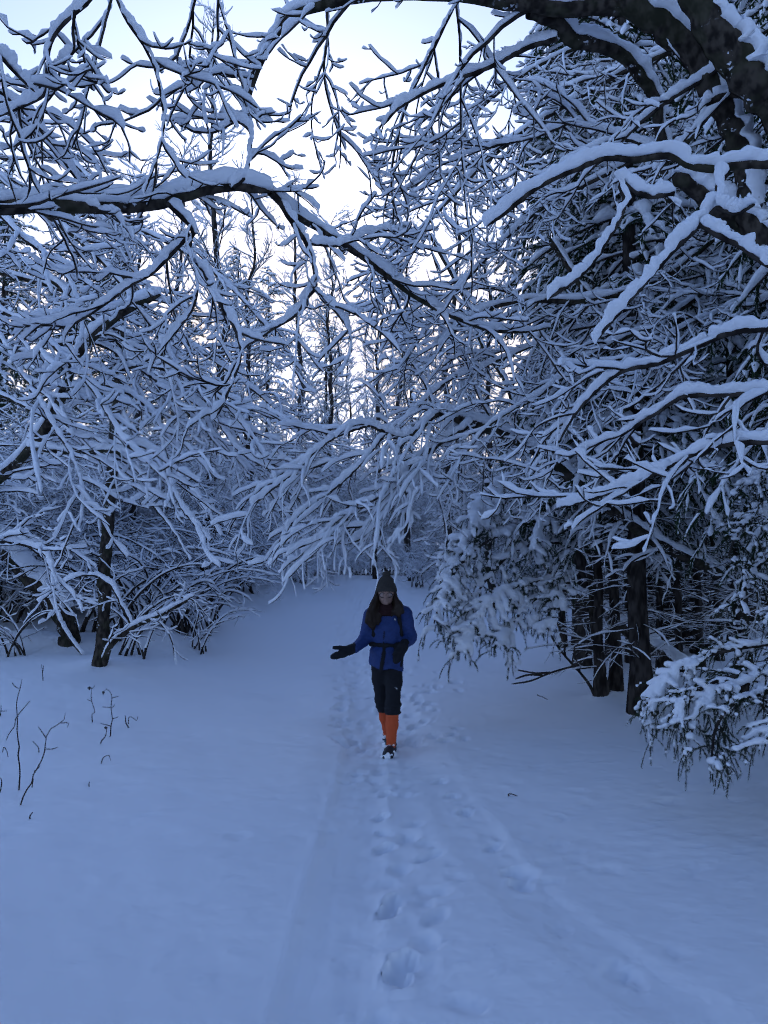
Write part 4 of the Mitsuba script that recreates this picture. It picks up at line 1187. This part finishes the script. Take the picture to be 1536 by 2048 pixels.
# body: one continuous figure under the clothes
b = Field((-.52, -.40, .0), (.32, .42, 1.68), .0125)
b.egg((-.004, -.012, 1.525), (.076, .094, .105), 0)
b.egg((-.004, -.040, 1.465), (.058, .066, .066), .03)
b.bone((0, .010, 1.46), (.005, .03, 1.32), .052, .056, .02)
b.egg((-.004, -.112, 1.478), (.013, .018, .020), .012)
b.bone((-.004, -.100, 1.512), (-.004, -.112, 1.484), .008, .010, .010)
b.egg((-.004, -.098, 1.447), (.024, .010, .007), .008)
b.egg((-.004, -.088, 1.418), (.024, .020, .016), .02)
b.egg((-.080, .005, 1.490), (.012, .020, .030), .01)
b.egg((.072, .005, 1.490), (.012, .020, .030), .01)
b.chain([((.005, .04, 1.25), .115), ((0, .03, 1.05), .10), ((0, .03, .92), .115)], .04, (1.15, .85, 1))
b.chain([(SH_R, .055), (EL_R, .040), (WR_R, .027), (HA_R, .026)], .03)
b.chain([(SH_L, .055), (EL_L, .040), (WR_L, .027), (HA_L, .026)], .03)
b.chain([(HIP_R, .082), (KN_R, .050), (AN_R, .036)], .03)
b.chain([(HIP_L, .082), (KN_L, .050), (AN_L, .036)], .03)
wear('body', b, 'skin')

# jacket
j = Field((-.40, -.32, .74), (.36, .26, 1.46), .0105)
j.chain([((.008, .035, 1.30), .118), ((.004, .02, 1.16), .128), ((.0, .02, 1.04), .118), ((-.004, .03, .90), .142)], .05, (1.12, .82, 1))
j.bone((-.002, .025, .92), (-.002, .025, .74), .150, .166, .02, (1.04, .92, 1))
j.bone((-.08, .04, 1.345), (.10, .05, 1.352), .062, .062, .05)
j.chain([(SH_R, .074), (EL_R, .062), (WR_R, .046)], .035)
j.chain([(SH_L, .076), (EL_L, .064), (WR_L, .047)], .035)
j.bone((0, .03, 1.36), (0, .035, 1.43), .068, .060, .03)
j.wrinkle(.011, 11, 5, (1, 1, 1.3))
j.wrinkle(.004, 34, 6)
tilt = .80 - .13 * (j.P[..., 0] - 0) + .012 * np.sin(j.P[..., 0] * 30)
arm = (np.abs(j.P[..., 0]) > .19) & (j.P[..., 2] > .9)
j.F = np.where(arm, j.F, np.minimum(j.F, j.P[..., 2] - tilt))
w = np.exp(-((j.P[..., 2] - 1.025) / .028) ** 2) * (np.abs(j.P[..., 0]) < .17) * (j.P[..., 1] > -.14)
j.F -= .016 * w
wear('jacket', j, 'jacket_blue')
hd = Field((-.16, -.04, 1.28), (.20, .22, 1.46), .009)
hd.chain([((-.09, .06, 1.345), .038), ((-.03, .115, 1.36), .050), ((.06, .115, 1.375), .052), ((.115, .055, 1.385), .044), ((.105, .0, 1.37), .030)], .02)
hd.wrinkle(.006, 22, 8)
wear('jacket__hood', hd, 'jacket_blue')
zp = Field((-.06, -.22, .80), (.06, -.02, 1.40), .006)
fr = [(-.012, 1.36, -.060), (-.016, 1.28, -.082), (-.020, 1.15, -.098), (-.026, 1.06, -.092), (-.034, .95, -.100), (-.04, .84, -.108)]


def front_of(F, x, z):
    """how far forward a garment reaches at (x, z)"""
    i = int(round((x - F.lo[0]) / F.h))
    k = int(round((z - F.lo[2]) / F.h))
    col = F.F[i, :, k]
    q = np.argmax(col > 0)
    return F.lo[1] + q * F.h if col.max() > 0 else -.1


zp.chain([((x, front_of(j, x, z), z), .007) for x, z, _ in fr], 0)
wear('jacket__zip', zp, 'black_cloth')

# trousers bunched above the gaiters
t = Field((-.22, -.24, .34), (.24, .30, .96), .0105)
t.bone((-.05, .03, .90), (.056, .03, .90), .098, .098, .05, (1, .95, 1))
t.chain([(HIP_R, .092), ((-.056, .07, .68), .078), (KN_R, .062), ((-.032, .14, .40), .060)], .03)
t.chain([(HIP_L, .092), ((.068, -.03, .68), .080), (KN_L, .066), ((.058, -.10, .395), .063)], .03)
for i, z in enumerate((.475, .44, .405)):
    t.egg((.060 + .004 * (-1) ** i, -.095, z), (.077, .076, .020), .014)
    t.egg((-.036 - .004 * (-1) ** i, .130, z + .012), (.070, .072, .020), .014)
t.wrinkle(.006, 16, 9, (1, 1, 1.6))
t.F = np.minimum(t.F, t.P[..., 2] - (.372 - .10 * t.P[..., 1]))
wear('trousers', t, 'black_cloth')

# gaiters and boots
for nm, kn, an, r0 in (('gaiter', (.058, -.10, .40), AN_L, .060), ('gaiter_001', (-.030, .14, .41), AN_R, .056)):
    lo = np.minimum(kn, an) - .12
    hi = np.maximum(kn, an) + .12
    f = Field(lo, hi, .008)
    a, c = np.array(kn), np.array(an)
    f.chain([(a + [0, 0, .03], r0), (a * .62 + c * .38 + [0, .012, 0], r0 * .98), (a * .25 + c * .75, r0 * .76), (c + [0, 0, -.01], r0 * .74)], .02)
    f.wrinkle(.0035, 26, 12, (1, 1, 1.5))
    wear(nm, f, 'gaiter_orange')
BOOTS = []
for nm, an, tx, ty in (('boot', AN_L, -.030, -.185), ('boot_001', AN_R, .030, -.17)):
    a = np.array(an)
    f = Field(a - [.16, .30, .16], a + [.16, .16, .12], .008)
    toe = a + [tx, ty, -.050]
    f.bone(a + [0, .02, .05], a + [0, .025, -.03], .052, .052, .02)
    f.bone(a + [0, .035, -.050], toe, .050, .046, .03, (1, 1, .85))
    f.bone(a + [tx * .4, ty * .4, -.03], toe + [0, 0, .004], .048, .042, .03)
    f.cut_below(a[2] - .092)
    wear(nm, f, 'boot_leather')
    # snow caught on the boot: clots over the toe and the laces
    g = rngs(33 + int(an[1] > 0))
    cs, rs = [], []
    for i in range(26):
        u = g.random()
        p = a + np.array([tx, ty, 0]) * u + [g.normal(0, .028), g.normal(0, .012), .012 - .05 * u + g.normal(0, .008)]
        cs.append(p)
        rs.append(g.uniform(.010, .022))
    for i in range(12 if nm == 'boot' else 0):
        cs.append(toe + [g.normal(0, .022), -.040 + g.normal(0, .006), .0 + g.normal(0, .010)])
        rs.append(g.uniform(.010, .016))
    for i in range(26):
        an_ = g.uniform(0, 2 * np.pi)
        cs.append(a + [.056 * math.cos(an_) + tx * .5, .06 * math.sin(an_) + ty * .5, -.062 + g.normal(0, .012)])
        rs.append(g.uniform(.012, .024))
    v, fc = snow_pads(np.array(cs), np.array(rs), .006, 5)
    add(f'{walker}__{nm}__snow', (v * SC + [PX, PY, PZ], fc), 'snow_loose')
    stuff(f'{walker}__{nm}__snow')

# mittens: a broad mitt with the thumb standing clear
m = Field((-.56, -.40, .86), (-.24, -.06, 1.10), .006)
m.chain([((-.285, -.145, 1.012), .044), ((-.335, -.185, .995), .046)], .02)
m.chain([((-.335, -.185, .992), .044), ((-.400, -.230, .965), .042), ((-.462, -.262, .945), .034), ((-.492, -.275, .937), .026)], .02, (1, 1, .88))
m.chain([((-.365, -.205, 1.000), .028), ((-.425, -.250, 1.016), .020), ((-.480, -.285, 1.020), .016)], .012)
m.wrinkle(.003, 40, 14)
wear('mitten', m, 'black_cloth')
m = Field((.02, -.34, .84), (.26, -.04, 1.12), .006)
m.chain([((.172, -.115, 1.045), .045), ((.150, -.155, 1.010), .048)], .02)
m.chain([((.150, -.155, 1.010), .046), ((.122, -.188, .960), .044), ((.100, -.200, .915), .036), ((.088, -.205, .892), .028)], .02)
m.chain([((.128, -.175, 1.000), .028), ((.090, -.215, .975), .021), ((.070, -.232, .950), .017)], .012)
m.wrinkle(.003, 40, 15)
wear('mitten_001', m, 'black_cloth')

# hair, neck warmer, hat, glasses
h_ = Field((-.22, -.17, 1.08), (.20, .16, 1.60), .0085)
g = rngs(61)
h_.bone((-.075, .0, 1.54), (-.088, -.01, 1.46), .030, .036, .02)
h_.bone((.068, .0, 1.54), (.080, -.01, 1.46), .028, .030, .02)
for i in range(15):
    u = i / 14 * 1.5 - .1
    w1, w2, w3 = g.normal(0, .010, 3)
    h_.chain([((-.066 - .022 * u, .02 - .05 * u, 1.48), .024), ((-.086 - .034 * u + w1, -.01 - .05 * u, 1.40), .028), ((-.078 - .060 * u + w2, -.04 - .05 * u, 1.32), .030), ((-.088 - .058 * u + w3, -.065 - .04 * u, 1.25), .022), ((-.092 - .046 * u + w1 * 2, -.075 - .03 * u, 1.165 + .06 * g.random()), .008)], .006)
for i in range(11):
    u = i / 10 * 1.5 - .1
    w1, w2, w3 = g.normal(0, .010, 3)
    h_.chain([((.064 + .014 * u, .02 - .05 * u, 1.47), .022), ((.078 + .030 * u + w1, -.02 - .05 * u, 1.40), .026), ((.062 + .050 * u + w2, -.055 - .03 * u, 1.34), .026), ((.050 + .055 * u + w3, -.068 - .03 * u, 1.295 + .02 * g.random()), .010)], .006)
h_.wrinkle(.006, 30, 17, (1.6, 1.6, .5))
wear('hair', h_, 'hair_brown')
s_ = Field((-.14, -.17, 1.24), (.14, .14, 1.45), .007)
for z, r in ((1.398, .066), (1.372, .076), (1.342, .088), (1.315, .078)):
    s_.egg((.0, -.022, z), (r, r * .95, .024), .012)
s_.wrinkle(.004, 30, 18)
wear('neck_warmer', s_, 'scarf_red')
c = Field((-.14, -.17, 1.46), (.14, .14, 1.72), .006)
c.egg((-.002, .0, 1.548), (.092, .112, .074), 0)
c.bone((-.002, .005, 1.560), (.0, .010, 1.606), .094, .078, .03)
c.bone((-.086, .01, 1.53), (-.082, .01, 1.490), .018, .016, .02)
c.bone((.080, .01, 1.53), (.078, .01, 1.482), .018, .016, .02)
d2 = np.hypot((c.P[..., 0] + .002) / .095, (c.P[..., 1] - .0) / .116)
c.F = np.minimum(c.F, np.where(c.P[..., 1] < .02, c.P[..., 2] - 1.526, c.P[..., 2] - 1.475))
ribs = np.cos(np.arctan2(c.P[..., 1], c.P[..., 0]) * 34) * .0022
c.F += np.where(np.abs(c.F) < .02, ribs, 0)
wear('hat', c, 'hat_wool')
p_ = Field((-.06, -.05, 1.62), (.07, .09, 1.76), .005)
p_.egg((.002, .012, 1.690), (.040, .040, .034), 0)
p_.wrinkle(.009, 60, 20)
wear('hat__pompom', p_, 'hat_wool')
gl_ = []
for sx in (-1, 1):
    ang = np.linspace(0, 2 * np.pi, 19)
    ring = np.stack([-.004 + sx * .034 + .026 * np.cos(ang), -.106 + .006 * np.abs(np.cos(ang)) * (np.cos(ang) * sx > 0), 1.495 + .022 * np.sin(ang)], 1)
    gl_.append(bark_tubes(ring[None], np.full((1, 19), .0032), 6))
for a_, b_ in (((-.012, -.108, 1.500), (.004, -.108, 1.500)), ((-.064, -.100, 1.502), (-.080, .0, 1.505)), ((.056, -.100, 1.502), (.072, .0, 1.505))):
    gl_.append(bark_tubes(resample([a_, b_], 4)[None], np.full((1, 4), .003), 5))
v, f = join(gl_)
add(f'{walker}__glasses', (v * SC + [PX, PY, PZ], f), 'black_cloth')
for i, sx in enumerate((-1, 1)):
    ang = np.arange(16) * 2 * np.pi / 16
    ring = np.stack([-.004 + sx * .034 + .025 * np.cos(ang), np.full(16, -.105), 1.495 + .021 * np.sin(ang)], 1)
    v = np.vstack([ring, ring.mean(0)]) * SC + [PX, PY, PZ]
    f = np.array([[k_, (k_ + 1) % 16, 16] for k_ in range(16)])
    add(f'{walker}__glasses__lens' + (f'_{i:03d}' if i else ''), (v, f), 'lens', smooth=False)
eyes = []
for sx in (-1, 1):
    e = Field((-.06, -.12, 1.47), (.06, -.06, 1.53), .004)
    e.egg((-.004 + sx * .032, -.086, 1.499), (.013, .010, .005), 0)
    e.bone((-.004 + sx * .018, -.090, 1.517), (-.004 + sx * .048, -.082, 1.517), .004, .003, 0)
    eyes.append(e.mesh())
v, f = join(eyes)
add(f'{walker}__eye', (v * SC + [PX, PY, PZ], f), 'hair_brown')
e = Field((-.05, -.13, 1.43), (.05, -.07, 1.46), .004)
e.bone((-.024, -.101, 1.446), (.016, -.101, 1.446), .004, .004, 0)
v, f = e.mesh()
add(f'{walker}__mouth', (v * SC + [PX, PY, PZ], f), 'scarf_red')


def emblem(key, x, z, F, s):
    """the small pale stitched mark: quarter round bands beside a bar of tiny lettering"""
    parts = []
    y = front_of(F, x, z) - .004
    for i, r in enumerate((.55, .8, 1.05)):
        a_ = np.linspace(.05, np.pi / 2 - .05, 8)
        arc = np.stack([x + s * (r * np.cos(a_)) * .9, np.full(8, y), z + s * (r * np.sin(a_) - .4)], 1)
        parts.append(bark_tubes(arc[None], np.full((1, 8), s * .10), 5))
    for i in range(3):
        p = resample([(x - s * 1.1, y, z + s * (.45 - .36 * i)), (x - s * .15, y, z + s * (.45 - .36 * i))], 4)
        parts.append(bark_tubes(p[None], np.full((1, 4), s * .10), 5))
    v, f = join(parts)
    add(key, (v * SC + [PX, PY, PZ], f), 'emblem_white')


emblem(f'{walker}__jacket__emblem', .072, 1.262, j, .018)
emblem(f'{walker}__trousers__emblem', .088, .625, t, .016)

# the pack she carries: a body behind, shoulder straps and a hip belt with its loose end hanging
pack = name_of('backpack')
tag(pack, 'black backpack worn by the walker with a hip belt buckled over the jacket', 'backpack')


def packpart(part, field):
    v, f = field.mesh()
    add(f'{pack}__{part}', (v * SC + [PX, PY, PZ], f), 'black_cloth')


f_ = Field((-.20, .06, .92), (.24, .36, 1.44), .010)
f_.bone((-.05, .20, 1.30), (.09, .20, 1.31), .085, .085, .03)
f_.bone((-.06, .20, 1.06), (.09, .20, 1.06), .100, .100, .05)
f_.bone((.02, .20, 1.28), (.02, .20, 1.05), .12, .12, .05, (1.1, .8, 1))
f_.wrinkle(.006, 18, 22)
packpart('bag', f_)


def strap(part, pts, r, F):
    f = Field(np.min([p for p in pts], 0) - .05, np.max([p for p in pts], 0) + .05, .006)
    f.chain([(p, r) for p in pts], .01, (1, .45, 1))
    packpart(part, f)


def onjacket(x, z, out=.004):
    return (x, front_of(j, x, z) - out, z)


strap('shoulder_strap', [(.110, .10, 1.405), (.118, .04, 1.402), (.120, -.02, 1.375), onjacket(.120, 1.31), onjacket(.128, 1.22), onjacket(.138, 1.14), (.150, -.02, 1.07), (.155, .10, 1.03)], .021, j)
strap('shoulder_strap_001', [(-.085, .10, 1.395), (-.095, .04, 1.392), (-.100, -.02, 1.365), onjacket(-.105, 1.30), onjacket(-.112, 1.20), onjacket(-.120, 1.12), (-.145, -.02, 1.06), (-.150, .10, 1.03)], .021, j)
bt = Field((-.22, -.18, .95), (.22, .24, 1.10), .007)
ring = [onjacket(x, 1.022 - .02 * abs(x) * 3 * 0 - .05 * x, .006) for x in (-.11, -.06, 0, .05, .10)]
bt.chain([(p, .023) for p in [(-.150, .10, 1.03), (-.148, .0, 1.03)] + ring + [(.150, .0, 1.02), (.150, .10, 1.02)]], .01, (1, .6, 1))
packpart('hip_belt', bt)
bk_ = Field((-.08, -.20, .97), (.06, -.02, 1.07), .005)
q = onjacket(-.01, 1.022, .016)
bk_.bone((q[0] - .022, q[1], q[2]), (q[0] + .022, q[1], q[2]), .020, .020, 0, (1, .5, 1))
packpart('buckle', bk_)
tl = Field((-.14, -.22, .74), (.06, -.02, 1.04), .006)
tl.chain([(onjacket(-.015, 1.01, .012), .014), (onjacket(-.025, .95, .012), .018), (onjacket(-.040, .86, .014), .019), ((-.052, front_of(j, -.04, .86) - .016, .79), .018)], .01, (1, .5, 1))
packpart('strap_end', tl)
ps = Field((.02, -.26, .88), (.24, .0, 1.06), .008)
ps.bone(onjacket(.100, 1.0, .0), onjacket(.112, .94, .0), .052, .048, .02, (1, .7, 1))
packpart('pocket', ps)
